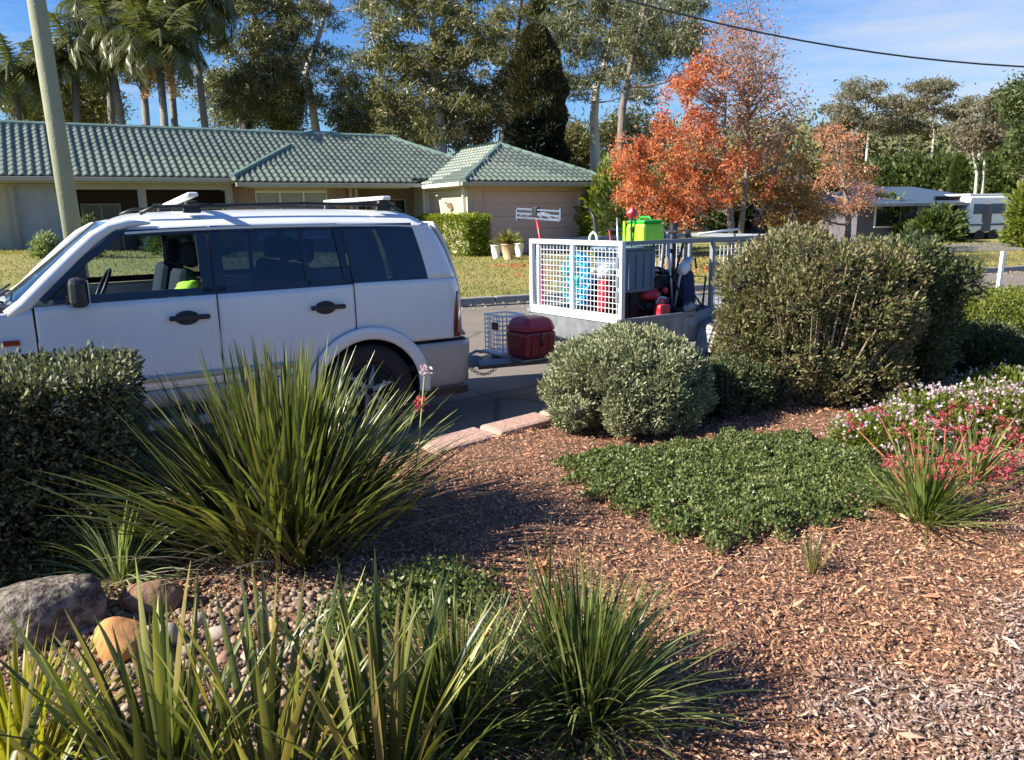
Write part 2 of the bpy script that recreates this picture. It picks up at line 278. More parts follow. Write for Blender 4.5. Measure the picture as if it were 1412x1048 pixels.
class MB:
    def __init__(s): s.v = []; s.f = []
    def box(s, c, d, rz=0, rx=0, ry=0, taper=1):
        b = len(s.v); R = Matrix.Rotation(rz, 3, 'Z') @ Matrix.Rotation(ry, 3, 'Y') @ Matrix.Rotation(rx, 3, 'X')
        for z in (-1, 1):
            k = taper if z > 0 else 1
            for x, y in ((-1, -1), (1, -1), (1, 1), (-1, 1)):
                s.v.append(Vector(c) + R @ Vector((x * d[0] / 2 * k, y * d[1] / 2 * k, z * d[2] / 2)))
        s.f += [tuple(b + i for i in q) for q in ((3, 2, 1, 0), (4, 5, 6, 7), (0, 1, 5, 4), (1, 2, 6, 5), (2, 3, 7, 6), (3, 0, 4, 7))]
        return s
    def tube(s, P, r, n=8, cap=True, sq=False):
        P = [Vector(p) for p in P]; r = r if hasattr(r, '__len__') else [r] * len(P); b = len(s.v); nrm = None
        for i, p in enumerate(P):
            t = (P[min(i + 1, len(P) - 1)] - P[max(i - 1, 0)]).normalized()
            if nrm is None: nrm = t.orthogonal().normalized() if abs(t.z) < .9 else t.cross(Vector((0, 1, 0))).normalized()
            nrm = (nrm - t * nrm.dot(t)).normalized(); bi = t.cross(nrm)
            for k in range(n):
                a = 2 * PI * (k + .5) / n; s.v.append(p + (nrm * math.cos(a) + bi * math.sin(a)) * r[i])
        for i in range(len(P) - 1):
            for k in range(n):
                a0 = b + i * n + k; a1 = b + i * n + (k + 1) % n; s.f.append((a0, a1, a1 + n, a0 + n))
        if cap: s.f.append(tuple(b + k for k in reversed(range(n)))); s.f.append(tuple(b + (len(P) - 1) * n + k for k in range(n)))
        return s
    def lathe(s, prof, c=(0, 0, 0), axis='Z', n=24):
        b = len(s.v)
        for (r, h) in prof:
            for k in range(n):
                a = 2 * PI * k / n; x, y = r * math.cos(a), r * math.sin(a)
                v = Vector((x, y, h)) if axis == 'Z' else (Vector((x, h, y)) if axis == 'Y' else Vector((h, x, y)))
                s.v.append(Vector(c) + v)
        for i in range(len(prof) - 1):
            for k in range(n):
                a0 = b + i * n + k; a1 = b + i * n + (k + 1) % n; s.f.append((a0, a1, a1 + n, a0 + n))
        s.f.append(tuple(b + k for k in range(n))); s.f.append(tuple(b + (len(prof) - 1) * n + k for k in range(n)))
        return s
    def prism(s, poly, off):
        b = len(s.v); n = len(poly); off = Vector(off)
        s.v += [Vector(p) for p in poly] + [Vector(p) + off for p in poly]
        s.f.append(tuple(b + i for i in range(n))); s.f.append(tuple(b + n + i for i in reversed(range(n))))
        for i in range(n): j = (i + 1) % n; s.f.append((b + i, b + n + i, b + n + j, b + j))
        return s
    def grid(s, fn, nu, nv):
        b = len(s.v)
        for j in range(nv + 1):
            for i in range(nu + 1): s.v.append(Vector(fn(i / nu, j / nv)))
        for j in range(nv):
            for i in range(nu):
                a = b + j * (nu + 1) + i; s.f.append((a, a + 1, a + nu + 2, a + nu + 1))
        return s
    def build(s, name, material, parent=None, smooth=False, bevel=0, solid=0, autosm=False):
        me = bpy.data.meshes.new(name); me.from_pydata([tuple(v) for v in s.v], [], s.f)
        if smooth: me.polygons.foreach_set('use_smooth', [True] * len(me.polygons))
        if material: me.materials.append(material)
        me.update(); o = link(bpy.data.objects.new(name, me), parent)
        if solid: md = o.modifiers.new('s', 'SOLIDIFY'); md.thickness = abs(solid); md.offset = 1 if solid > 0 else -1
        if bevel: md = o.modifiers.new('b', 'BEVEL'); md.width = bevel; md.segments = 2; md.limit_method = 'ANGLE'
        return o
def blobrock(name, material, c, size, seed, parent=None, flat=.8, rz=0, n=3):
    import bmesh
    bm = bmesh.new(); bmesh.ops.create_icosphere(bm, subdivisions=n, radius=1)
    r = np.random.default_rng(seed); dirs = r.normal(size=(9, 3)); dirs /= np.linalg.norm(dirs, axis=1)[:, None]; ds = r.uniform(.55, .92, 9)
    ph = r.uniform(0, 6, 6)
    for v in bm.verts:
        p = np.array(v.co)
        for d, k in zip(dirs, ds):
            e = p @ d - k
            if e > 0: p = p - d * e * flat
        p = p * (1 + .03 * math.sin(7 * p[0] + ph[0]) + .03 * math.sin(9 * p[1] + ph[1]) + .02 * math.sin(13 * p[2] + ph[2]))
        v.co = p * np.array(size)
    me = bpy.data.meshes.new(name); bm.to_mesh(me); bm.free(); me.materials.append(material)
    me.polygons.foreach_set('use_smooth', [True] * len(me.polygons))
    o = bpy.data.objects.new(name, me); o.location = c; o.rotation_euler = (0, 0, rz); return link(o, parent)
def unit(n): v = rng.normal(size=(n, 3)); return v / np.linalg.norm(v, axis=1)[:, None]
def leafquads(P, Lg, Wd, dirs, fold=.15):
    """diamond leaves: base, side, tip, side"""
    n = len(P); Lg = np.broadcast_to(Lg, n)[:, None]; Wd = np.broadcast_to(Wd, n)[:, None]
    dirs = dirs / (np.linalg.norm(dirs, axis=1)[:, None] + 1e-9)
    s = np.cross(dirs, unit(n)); s /= (np.linalg.norm(s, axis=1)[:, None] + 1e-9); nn = np.cross(dirs, s)
    mid = P + dirs * Lg * .5 + nn * Wd * fold
    V = np.stack([P, mid + s * Wd * .5, P + dirs * Lg, mid - s * Wd * .5], 1).reshape(-1, 3)
    return V
def leafobj(name, P, Lg, Wd, dirs, material, parent=None):
    V = leafquads(P, Lg, Wd, dirs); return npmesh(name, V, np.arange(len(V)).reshape(-1, 4), material, parent)
def stack(parts):  # join arrays
    return np.concatenate(parts)

# ------------------------------------------------------------------ THE SETTING: terrain, road, lawn, garden
def sheet(name, poly, z, material, kind='structure', thick=0):
    m = MB()
    if thick: m.prism([(x, y, z) for x, y in poly], (0, 0, -thick))
    else: m.v = [Vector((x, y, z)) for x, y in poly]; m.f = [tuple(range(len(poly)))]
    return tag(m.build(name, material), kind=kind)
def groundz(x, y):
    """height of the land beyond the far kerb"""
    d = (y - (16.05 + .424 * x)) * .92; u = (x + 1.44) * .868 + (y - 27.9) * .497
    return .13 + (.20 + .043 * np.clip(-u, 0, 22)) * np.clip(d / 9, 0, 1)
sheet('ground', [(-400, -60), (600, -60), (600, 700), (-400, 700)], -.12, M['earth'])
RY = .401  # road yaw (tan = .424)
def kerbpt(t, off=0): return (-.3 + t * math.cos(RY) - off * math.sin(RY), 16.05 - .13 + t * math.sin(RY) + off * math.cos(RY))
a, b_, c_, d_ = kerbpt(-45, 0), kerbpt(60, 0), kerbpt(60, -16), kerbpt(-45, -16)
sheet('road', [d_, c_, b_, a], 0, M['asphalt'])
k = MB()
for i in range(36):
    t0 = -45 + i * 3.0; p0 = kerbpt(t0 + .01); p1 = kerbpt(t0 + 2.99); q1 = kerbpt(t0 + 2.99, .17); q0 = kerbpt(t0 + .01, .17)
    k.prism([(*p0, -.05), (*p1, -.05), (*q1, -.05), (*q0, -.05)], (0, 0, .19))
tag(k.build('kerb', M['conc'], bevel=.02), kind='structure')
# lawn between far kerb and houses
m = MB(); NX, NY = 60, 24
def lawnfn(s, t):
    tt = -45 + s * 105; off = .18 + (t ** 1.5) * 60; x, y = kerbpt(tt, off); return (x, y, float(groundz(x, y)) + .012 * math.sin(x * 1.3) * math.sin(y * 1.7))
m.grid(lawnfn, NX, NY); tag(m.build('lawn', M['lawn'], smooth=True), kind='structure')
# lawn blades near the kerb
N = 110000; tt = rng.uniform(-22, 26, N); off = .2 + 13 * rng.random(N) ** 1.4
X = -.3 + tt * math.cos(RY) - off * math.sin(RY); Y = 15.92 + tt * math.sin(RY) + off * math.cos(RY)
keep = (rng.random(N) < .9); X, Y = X[keep], Y[keep]
Z = groundz(X, Y)
P = np.stack([X, Y, Z], 1); dirs = unit(len(P)) * .6; dirs[:, 2] = 1
tag(leafobj('lawn_grass', P, rng.uniform(.03, .09, len(P)), .022, dirs, M['grass']), kind='stuff')
# fallen leaves on the lawn
N = 620; c0 = G(706, 369, .27); cc = np.where(rng.random(N)[:, None] < .22, [[c0[0] + .1, c0[1]]], [[4.5, 20.5]])
sg = np.where(cc[:, :1] < 3, .55, 2.4)
XY = cc + rng.normal(size=(N, 2)) * sg * [[1, .8]]; P = np.stack([XY[:, 0], XY[:, 1], np.full(N, .33)], 1)
dirs = unit(N); dirs[:, 2] *= .3
tag(leafobj('fallen_leaves', P, .09, .07, dirs, M['redleaf']), kind='stuff')
# leaf litter in the gutter and on the road
N = 1500; tt = rng.uniform(-16, 22, N); off = -np.abs(rng.normal(0, .35, N)) - .03; P = np.stack([-.3 + tt * math.cos(RY) - off * math.sin(RY), 15.92 + tt * math.sin(RY) + off * math.cos(RY), np.full(N, .012)], 1)
dirs = unit(N); dirs[:, 2] *= .25
tag(leafobj('leaf_litter', P, .07, .045, dirs, M['dry']), kind='stuff')
# garden bed: raised soil, kerbed by flat sandstone
edge = [(-9, -1.2), (-6.5, 1.0), (-4.6, 2.1), (-2.6, 3.45), (-1.3, 4.35), (-.51, 4.98), (.2, 5.64), (.95, 6.2), (1.9, 6.8), (3.2, 7.65), (5.0, 8.9), (7, 10.3), (9.5, 12.0)]
EX = np.array([e[0] for e in edge]); EY = np.array([e[1] for e in edge])
def edgey(x): return np.interp(x, EX, EY)
def bedz(x, y):
    x = np.asarray(x, float); y = np.asarray(y, float)
    return .3 + .025 * np.sin(2.1 * x + .5) * np.cos(1.7 * y) + .015 * np.sin(5.3 * x + 1) * np.sin(4.1 * y + .3) + .008 * np.sin(13 * x) * np.sin(11 * y + 1)
m = MB(); nx, ny = 150, 90
def bedfn(s, t):
    x = -8.9 + s * 18.3; y = -1.5 + (edgey(x) + 1.5) * t ** .8; return (x, y, float(bedz(x, y)) if t < .995 else .25)
m.grid(bedfn, nx, ny)
b0 = len(m.v)
for i in range(nx + 1): x = -8.9 + i / nx * 18.3; m.v.append(Vector((x, edgey(x) + .01, -.1)))
for i in range(nx): a0 = ny * (nx + 1) + i; m.f.append((a0, a0 + 1, b0 + i + 1, b0 + i))
tag(m.build('garden_bed', M['soil'], smooth=True), kind='structure')
# sandstone edging slabs, each a thing
pts = [(-.62, 4.90), (-.22, 5.26), (.20, 5.64), (.62, 5.94), (1.02, 6.25)]
labs = ['pink sandstone slab edging the mulch, first behind the big strap-leaf clump', 'long pink sandstone edging slab between mulch and road, behind the car bumper', 'pink sandstone edging slab touching the round grey-green bush', 'sandstone edging slab hidden behind the round grey-green bush']
for i in range(4):
    (x0, y0), (x1, y1) = pts[i], pts[i + 1]; L_ = math.hypot(x1 - x0, y1 - y0); a = math.atan2(y1 - y0, x1 - x0)
    o = MB().box((0, 0, 0), (L_ - .02, .27 - .03 * (i % 2), .30)).build('edging_stone', M['edging'], bevel=.03)
    o.location = ((x0 + x1) / 2 + .05, (y0 + y1) / 2 - .06, .175 + .01 * (i % 2)); o.rotation_euler = (.03, .02 * (i - 1), a)
    tag(o, labs[i], 'edging stone', 'sandstone edging slabs along the bed')

# mulch chips
def chips(name, X, Y, ln, wd, material, lift=.012):
    n = len(X); Z = bedz(X, Y) + rng.uniform(0, lift * 2, n); C = np.stack([X, Y, Z], 1)
    a = rng.uniform(0, 2 * PI, n); tilt = rng.normal(0, .35, n)
    d = np.stack([np.cos(a) * np.cos(tilt), np.sin(a) * np.cos(tilt), np.sin(tilt)], 1) * ln[:, None] / 2
    s = np.stack([-np.sin(a), np.cos(a), rng.normal(0, .5, n)], 1) * wd[:, None] / 2
    h = np.zeros((n, 3)); h[:, 2] = wd * rng.uniform(.25, .6, n)
    V = np.stack([C - d, C + s, C + d * rng.uniform(.6, 1, n)[:, None], C - s, C + h + s * .3, ], 1).reshape(-1, 3)
    base = (np.arange(n) * 5)[:, None]
    Fq = np.concatenate([base + np.array([0, 1, 4]), base + np.array([1, 2, 4]), base + np.array([2, 3, 4]), base + np.array([3, 0, 4])], 0)
    return npmesh(name, V, Fq, material)
def bedpoints(N, ymin=1.3, ymax=6.6, pw=1.7):
    Y = ymin + (ymax - ymin) * rng.random(N) ** pw; X = rng.uniform(-.8, .8, N) * (Y + .8)
    k = (Y < edgey(X) - .16) & ~((X < -.5) & (Y < 2.9) & (X > -2.2)); return X[k], Y[k]
X, Y = bedpoints(190000); n = len(X)
tag(chips('bark_mulch', X, Y, .010 + .034 * rng.random(n) ** 2, rng.uniform(.003, .010, n), M['chip']), kind='stuff')
X, Y = bedpoints(1300); n = len(X)
tag(chips('bark_mulch', X, Y, rng.uniform(.05, .12, n), rng.uniform(.008, .018, n), M['chip'], .02), kind='stuff')
# pebbles at left
N = 5200; X = rng.uniform(-2.1, -.35, N); Y = rng.uniform(1.75, 3.25, N); kk = ~((X > -.5) & (Y < 2)); X, Y = X[kk], Y[kk]; n = len(X)
import bmesh as _b
bm = _b.new(); _b.ops.create_icosphere(bm, subdivisions=1, radius=1); IV = np.array([v.co[:] for v in bm.verts]); IF = np.array([[v.index for v in f.verts] for f in bm.faces]); bm.free()
def pebbles(name, X, Y, R, material, parent=None, sm=True):
    n = len(X); S = R[:, None] * rng.uniform(.6, 1.25, (n, 3)) * [[1, 1, .7]]; a = rng.uniform(0, 6.28, n)
    V = IV[None] * S[:, None, :]; x = V[..., 0] * np.cos(a)[:, None] - V[..., 1] * np.sin(a)[:, None]; y = V[..., 0] * np.sin(a)[:, None] + V[..., 1] * np.cos(a)[:, None]
    V = np.stack([x + X[:, None], y + Y[:, None], V[..., 2] + (bedz(X, Y) + R * .3)[:, None]], 2).reshape(-1, 3)
    Fq = (IF[None] + (np.arange(n) * len(IV))[:, None, None]).reshape(-1, 3); return npmesh(name, V, Fq, material, parent, sm)
tag(pebbles('pebble_mulch', X, Y, rng.uniform(.006, .02, n), M['pebble']), kind='stuff')

# ------------------------------------------------------------------ HOUSE with green tiled roof
HF = (-1.44, 27.9, .52)
house = thing('brick_house', 'long low brick house with green tiled roof and attached garage across the road', 'house', (HF[0], HF[1], 0), HF[2])
def part(mb, name, material, parent, **k): return mb.build(name, material, parent, **k)
FZ = .3; V0 = 3.7; Hm0 = Matrix.Translation((HF[0], HF[1], 0)) @ Matrix.Rotation(HF[2], 4, 'Z')
# solid walls of the main range: piers and infill between the openings
def wallseg(u0, u1, z0, z1, v, th, m): return MB().box(((u0 + u1) / 2, v + th / 2, (z0 + z1) / 2), (u1 - u0, th, z1 - z0)).build('wall', m, house)
wallseg(-18, -13.35, .1, 2.88, V0, .25, M['cream'])
wallseg(-13.35, -12.0, .1, 2.87, V0 + .02, .22, M['blind'])
wallseg(-7.1, -6.3, .1, 2.88, V0, .25, M['brick'])
wallseg(-6.3, -3.75, .1, 1.0, V0, .25, M['brick'])
wallseg(-3.75, -2.95, .1, 2.88, V0, .25, M['brick'])
wallseg(-12.0, -7.1, .1, 2.88, V0 + 1.8, .25, M['shadebrick'])  # verandah back wall, its shade put into the brick colour
wallseg(-2.95, 0, .1, 2.88, V0 + 1.0, .25, M['brick'])
wallseg(-18, 3, .1, 2.88, 10.6, .25, M['brick'])
MB().box((-9.5, 7.2, .2), (17, 7.2, .25)).build('floor_slab', M['conc'], house)
MB().box((-9.55, V0 - .1, 2.80), (4.9, .2, .2)).build('verandah_beam', M['gutter'], house)
for uu in (-13.45, -12.05, -9.88, -7.2, -2.95, -2.75):
    MB().box((uu, V0 - .12, 1.5), (.13 if uu > -3.5 or uu in (-13.45, -12.05) else .24, .13, 2.6)).build('post', M['post'], house)
def window(u0, u1, z0, z1, v, blind=None, mull=1, par=house):
    f = MB(); t = .05
    f.box(((u0 + u1) / 2, v, z0 + t / 2), (u1 - u0, .07, t)).box(((u0 + u1) / 2, v, z1 - t / 2), (u1 - u0, .07, t))
    for i in range(mull + 2): f.box((u0 + t / 2 + (u1 - u0 - t) * i / (mull + 1), v, (z0 + z1) / 2), (t, .066, z1 - z0 - 2 * t))
    w_ = f.build('window', M['bar'] if blind else M['gutter'], par)
    MB().box(((u0 + u1) / 2, v + .03, (z0 + z1) / 2), (u1 - u0 - .02, .012, z1 - z0 - .02)).build('pane', blind or M['winglass'], w_)
    return w_
window(-6.3, -3.75, 1.0, 2.66, V0 + .1, M['blind'], 2)
wallseg(-6.3, -3.75, 2.66, 2.88, V0, .25, M['cream'])
window(-11.6, -10.4, .4, 2.3, V0 + 1.77, None, 1); window(-9.4, -7.6, .9, 2.3, V0 + 1.77, None, 2)
window(-2.5, -1.5, .9, 2.5, V0 + .97, None, 1); window(-1.25, -.35, .35, 2.4, V0 + .97, None, 0)
# garage wing
wallm = M['cream']
SW = MB(); SW.box((.125, 1.05, 1.5), (.25, 2.1, 2.76)).box((.125, 4.1, 1.5), (.25, 1.2, 2.76)).box((.125, 2.8, .6), (.25, 1.4, .96)).box((.125, 2.8, 2.74), (.25, 1.4, .28))
SW.build('side_wall', M['cream'], house)
f = MB(); f.box((.10, 2.8, 1.84), (.05, 1.36, 1.5)); pw_ = f.build('window', mat('peach_blind', (.60, .46, .32), .8), house)
MB().box((.07, 2.13, 1.84), (.07, .06, 1.56)).box((.07, 3.47, 1.84), (.07, .06, 1.56)).box((.07, 2.8, 2.6), (.07, 1.3, .06)).build('window_frame', M['bar'], pw_)
MB().box((-.05, .2, 1.5), (.09, .09, 2.7)).build('downpipe', M['bar'], house); MB().box((-.05, 3.55, 1.5), (.09, .09, 2.7)).build('downpipe', M['bar'], house)
orn = MB(); orn.box((0, 0, 0), (.04, .3, .16)).box((-.01, .2, .06), (.03, .3, .05), rx=.4).box((-.01, -.18, -.1), (.03, .2, .18), rx=-.5)
oo = orn.build('wall_ornament', M['wood']); oo.location = Hm0 @ Vector((-.03, 1.4, 2.1)); oo.rotation_euler = (0, 0, HF[2])
tag(oo, 'small brown ornament fixed to the sunlit cream side wall of the garage', 'ornament')
MB().box((.415, .125, 1.5), (.33, .25, 2.76)).box((5.35, .125, 1.5), (1.3, .25, 2.76)).box((2.64, .125, 2.72), (4.12, .25, .32)).build('garage_wall', M['pinkwall'], house)
MB().box((5.85, 4.1, 1.5), (.25, 7.7, 2.76)).build('garage_side_wall', M['pinkwall'], house)
gd = thing('garage_door', None, None); gd.parent = house
for i in range(5):
    MB().box((2.64, .17, .36 + .44 * i + .215), (4.10, .05, .434)).build('door_panel', M['gdoor'], gd, bevel=.006)
# roof
def P3(u, v, z): return Vector((u, v, z))
def roofplane(poly, name='roof_deck'):
    m = MB(); n = (poly[1] - poly[0]).cross(poly[2] - poly[0]).normalized(); n = n if n.z > 0 else -n
    m.prism([p - n * .03 for p in poly], -n * .04); return m.build(name, M['cap'], house)
# one tile mesh: wavy, lapped
def tilemesh():
    W, Lt = .24, .38; vs = []; fs = []; nxs = 6
    for yy, zz in ((0, .028), (Lt, .004)):
        for i in range(nxs + 1): a = i / nxs; vs.append((a * W, yy, zz + .058 * (math.cos(2 * PI * (a + .5)) * .5 + .5)))
    for i in range(nxs + 1): a = i / nxs; vs.append((a * W, -.004, -.014 + .052 * (math.cos(2 * PI * (a + .5)) * .5 + .5)))
    for i in range(nxs): fs += [(i, i + 1, i + nxs + 2, i + nxs + 1), (i + 1, i, i + 2 * nxs + 2, i + 2 * nxs + 3)]
    return vs, fs
TV, TF = tilemesh(); tme = bpy.data.meshes.new('roof_tile'); tme.from_pydata(TV, [], TF); tme.materials.append(M['tile']); tme.update()
tiles = []
def inpoly(x, y, poly):
    c = False; n = len(poly)
    for i in range(n):
        (x0, y0), (x1, y1) = poly[i], poly[(i + 1) % n]
        if (y0 > y) != (y1 > y) and x < (x1 - x0) * (y - y0) / (y1 - y0) + x0: c = not c
    return c
def tileplane(poly, e0, ex, up):
    """poly: 3D outline; e0 origin on eave; ex along eave; up up-slope"""
    ex = ex.normalized(); up = up.normalized(); nz = ex.cross(up)
    p2 = [((p - e0).dot(ex), (p - e0).dot(up)) for p in poly]
    x0 = min(p[0] for p in p2); x1 = max(p[0] for p in p2); y1 = max(p[1] for p in p2)
    j = 0
    while j * .34 < y1:
        i = 0
        while x0 + i * .24 < x1:
            xx, yy = x0 + i * .24, j * .34
            if inpoly(xx + .12, yy + .16, p2):
                o = e0 + ex * xx + up * yy; tiles.append(Matrix((ex, up, nz)).transposed().to_4x4()); tiles[-1].translation = o
            i += 1
        j += 1
ev, ez, rv, rz_ = 3.1, 3.08, 7.0, 4.90; sl = (rz_ - ez) / (rv - ev)
ez2 = ez - sl * .33
main = [P3(-18, ev, ez), P3(-7.1, ev, ez), P3(-7.1, ev - .33, ez2), P3(-.9, ev - .33, ez2), P3(-.4, ev, ez), P3(3.9, ev, ez), P3(0, rv, rz_), P3(-18, rv, rz_)]
roofplane(main); upv = Vector((0, rv - ev, rz_ - ez))
tileplane(main, P3(0, ev - .33, ez2), Vector((1, 0, 0)), upv)
roofplane([P3(-18, rv, rz_), P3(0, rv, rz_), P3(3.9, 10.9, ez), P3(-18, 10.9, ez)]); roofplane([P3(0, rv, rz_), P3(3.9, ev, ez), P3(3.9, 10.9, ez)])
ge, gz, ga = -.5, 2.86, P3(2.85, 2.75, 4.36)
gl = [P3(-.4, ge, gz), ga, P3(2.85, 5.9, 4.36), P3(-.4, 3.2, gz)]
gf = [P3(-.4, ge, gz), P3(6.1, ge, gz), ga]; gr = [P3(6.1, ge, gz), P3(6.1, 8, gz), P3(2.85, 5.9, 4.36), ga]
for q in (gl, gf, gr): roofplane(q)
tileplane(gf, P3(-.4, ge, gz), Vector((1, 0, 0)), Vector((0, 3.25, 1.5)))
tileplane(gl, P3(-.4, 3.2, gz), Vector((0, -1, 0)), Vector((3.25, 0, 1.5)))
tileplane(gr, P3(6.1, ge, gz), Vector((0, 1, 0)), Vector((-3.25, 0, 1.5)))
Hm = Matrix.Translation((HF[0], HF[1], 0)) @ Matrix.Rotation(HF[2], 4, 'Z')
def inview(mtx):
    p = Hm @ mtx.translation; d = (p - Vector(O_)); z = d.dot(Vector((0, _cp, -_sp))); x = d.dot(R_) / z * FPX + 706
    return -10 < x < 1412 and not (58 < x < 100)
tiles.sort(key=lambda t: ((Hm @ t.translation) - Vector(O_)).length if inview(t) else 1e3)
for t in tiles[:295]:
    o = bpy.data.objects.new('roof_tile', tme); link(o, house); o.matrix_local = t @ Matrix.Rotation(random.uniform(-.008, .008), 4, 'X')
rest = tiles[295:]; TVn = np.array(TV); Vs = []; Fs = []
for i, t in enumerate(rest):
    A = np.array(t); Vs.append(TVn @ A[:3, :3].T + A[:3, 3] + [0, 0, random.uniform(0, .006)]); Fs.append(np.array(TF) + i * len(TV))
tag(npmesh('roof_tiles', stack(Vs), stack(Fs), M['tile'], house), kind='stuff')
def caps(p, q, rad=.12):
    n = max(2, int((q - p).length / .42)); m = MB()
    for i in range(n):
        a = p.lerp(q, i / n); b = p.lerp(q, (i + 1) / n + .02); m.tube([a, b], [rad * 1.05, rad * .9], 8)
    return m.build('ridge_cap', M['cap'], house)
caps(P3(-18, rv, rz_ + .02), P3(0, rv, rz_ + .02)); caps(P3(0, rv, rz_), P3(3.9, ev, ez)); caps(P3(-7.15, ev - .1, ez), P3(-4.45, 5.75, 4.36), .11)
caps(P3(-.4, ge, gz), ga); caps(P3(6.1, ge, gz), ga); caps(ga, P3(2.85, 5.9, 4.36)); caps(P3(-.4, 3.2, gz + .05), P3(2.2, 5.6, 4.2), .06)
# gutters, fascia and soffit
def bar(p, q, s1, s2, name, m_, par=house):
    p, q = Vector(p), Vector(q); d = q - p; o = MB().box((0, 0, 0), (d.length, s1, s2)).build(name, m_, par, bevel=.015)
    o.location = (p + q) / 2; o.rotation_euler = (0, 0, math.atan2(d.y, d.x)); return o
bar((-18, ev - .03, ez - .09), (-7.1, ev - .03, ez - .09), .13, .13, 'gutter', M['gutter']); bar((-7.1, ev - .36, ez2 - .09), (-.55, ev - .36, ez2 - .09), .13, .13, 'gutter', M['gutter'])
bar((-.46, ge, gz - .08), (6.16, ge, gz - .08), .13, .13, 'gutter', M['gutter']); bar((-.46, ge + .08, gz - .08), (-.46, 2.68, gz - .08), .13, .13, 'gutter', M['bar'])
bar((6.16, ge + .08, gz - .08), (6.16, 8, gz - .08), .13, .13, 'gutter', M['gutter'])
MB().box((-12.55, ev + .5, ez - .18), (10.9, 1.0, .03)).box((-3.85, ev + .3, ez2 - .165), (5.8, 1.3, .03)).box((2.85, -.22, gz - .16), (6.5, .5, .03)).box((-.2, 1.1, gz - .16), (.42, 3.1, .03)).build('soffit', M['soffit'], house)
# roof turret peeking over the ridge
roofplane([P3(-3.2, 8.6, 5.0), P3(-1.4, 8.6, 5.0), P3(-1.6, 9.4, 5.35), P3(-2.6, 9.4, 5.35)])

def housept(u, v, z=0): return Hm @ Vector((u, v, z))
# ------------------------------------------------------------------ foliage helpers
def sprigs(P, N, k, spread, along):
    """k leaves round each sprig point P with outward direction N"""
    n = len(P); Q = np.repeat(P, k, 0); d = np.repeat(N, k, 0); t = rng.random((n * k, 1))
    Q = Q + d * (t - .6) * along + rng.normal(0, 1, (n * k, 3)) * spread * (1 - .4 * t)
    return Q, unit(n * k) * .8 + d * (.5 + t)
def hedgebox(name, label, cat, mtx, size, n, lf, material, group=None, core=False):
    """clipped box of leaves: size (x,y,z) from the base centre of mtx"""
    t = thing(name, label, cat, group=group); t.matrix_world = mtx
    sx, sy, sz = size
    P = rng.uniform(-1, 1, (n, 3)); ax = rng.integers(0, 3, n); sgn = rng.choice([-1, 1], n)
    dep = 1 - np.abs(rng.normal(0, .06, n))
    P[np.arange(n), ax] = sgn * dep; P = np.clip(P, -1.03, 1.03)
    P = np.sign(P) * np.abs(P) ** 1.0
    P = P * [[sx / 2, sy / 2, sz / 2]]; P[:, 2] = np.maximum(P[:, 2] + sz / 2, .02)
    P += rng.normal(0, .012, P.shape); kk = 11; P = P[:n // kk]; ax = ax[:n // kk]; sgn = sgn[:n // kk]
    Nn = unit(len(P)) * .45; Nn[np.arange(len(P)), ax] += sgn; Nn[:, 2] += .35
    P, dirs = sprigs(P, Nn, kk, lf[0] * .5, lf[0] * 2.0); n = len(P); P[:, 2] = np.maximum(P[:, 2], .01)
    leafobj('foliage', P, lf[0] * rng.uniform(.7, 1.3, n), lf[1], dirs, material, t)
    if core: blobrock('shade_core', M['core'], (0, 0, sz * .5), (sx * .44, sy * .42, sz * .44), 5, t, flat=.1, n=3)  # added dark solid, deepens the shade between the leaves
    s = MB()
    for i in range(9): s.tube([(random.uniform(-.4, .4) * sx, random.uniform(-.4, .4) * sy, 0), (random.uniform(-.4, .4) * sx, random.uniform(-.4, .4) * sy, sz * .8)], .012, 5)
    s.build('stem', M['bark_dark'], t); return t
def shrub(name, label, cat, c, r, n, lf, material, group=None, lumps=14, lump=.28, shell=.16, inner=.25, updir=.3, twigs=30, twigm=None, seedpts=None, flatten=.0):
    """rounded shrub: leaves in a lumpy shell over an ellipsoid c(x,y,zbase), r(rx,ry,height)"""
    t = thing(name, label, cat, c, group=group)
    LD = unit(lumps); LD[:, 2] = np.abs(LD[:, 2]); LA = rng.uniform(.4, 1, lumps)
    d = unit(n); d[:, 2] = np.abs(d[:, 2]) * 1.0 - .25; d /= np.linalg.norm(d, axis=1)[:, None]
    k = (d @ LD.T); b = (np.clip(k - .75, 0, 1) * 4 * LA).max(1)
    rad = (1 - lump) + lump * b
    isin = rng.random(n) < inner
    f = np.where(isin, rng.uniform(.35, .95, n), 1 - np.abs(rng.normal(0, shell, n)))
    P = d * (rad * f)[:, None]
    if flatten: P[:, 2] = np.where(P[:, 2] > flatten, flatten + (P[:, 2] - flatten) * .25, P[:, 2]); 
    P = P * [[r[0], r[1], r[2] * .8]] + [[0, 0, r[2] * .22]]; P[:, 2] = np.maximum(P[:, 2], .015)
    kk = 9; m_ = n // kk; Nn = d[:m_] + unit(m_) * .35; Nn[:, 2] += updir * .8
    P, dirs = sprigs(P[:m_], Nn, kk, lf[0] * .42, lf[0] * 2.2); n = len(P); P[:, 2] = np.maximum(P[:, 2], .01)
    leafobj('foliage', P, lf[0] * rng.uniform(.6, 1.4, n), lf[1] * rng.uniform(.7, 1.3, n), dirs, material, t)
    s = MB()
    for i in range(twigs):
        q = d[i] * rad[i] * .97; q = q * (1.10 if twigs > 200 else 1); e = Vector((q[0] * r[0], q[1] * r[1], q[2] * r[2] * .8 + r[2] * .22)); e.z = max(e.z, .05)
        s.tube([(random.uniform(-.08, .08), random.uniform(-.08, .08), 0), e * .5 + Vector((random.uniform(-.05, .05), random.uniform(-.05, .05), .05)), e], [.016, .009, .0035], 5)
    s.build('branches', twigm or M['bark_grey'], t); return t
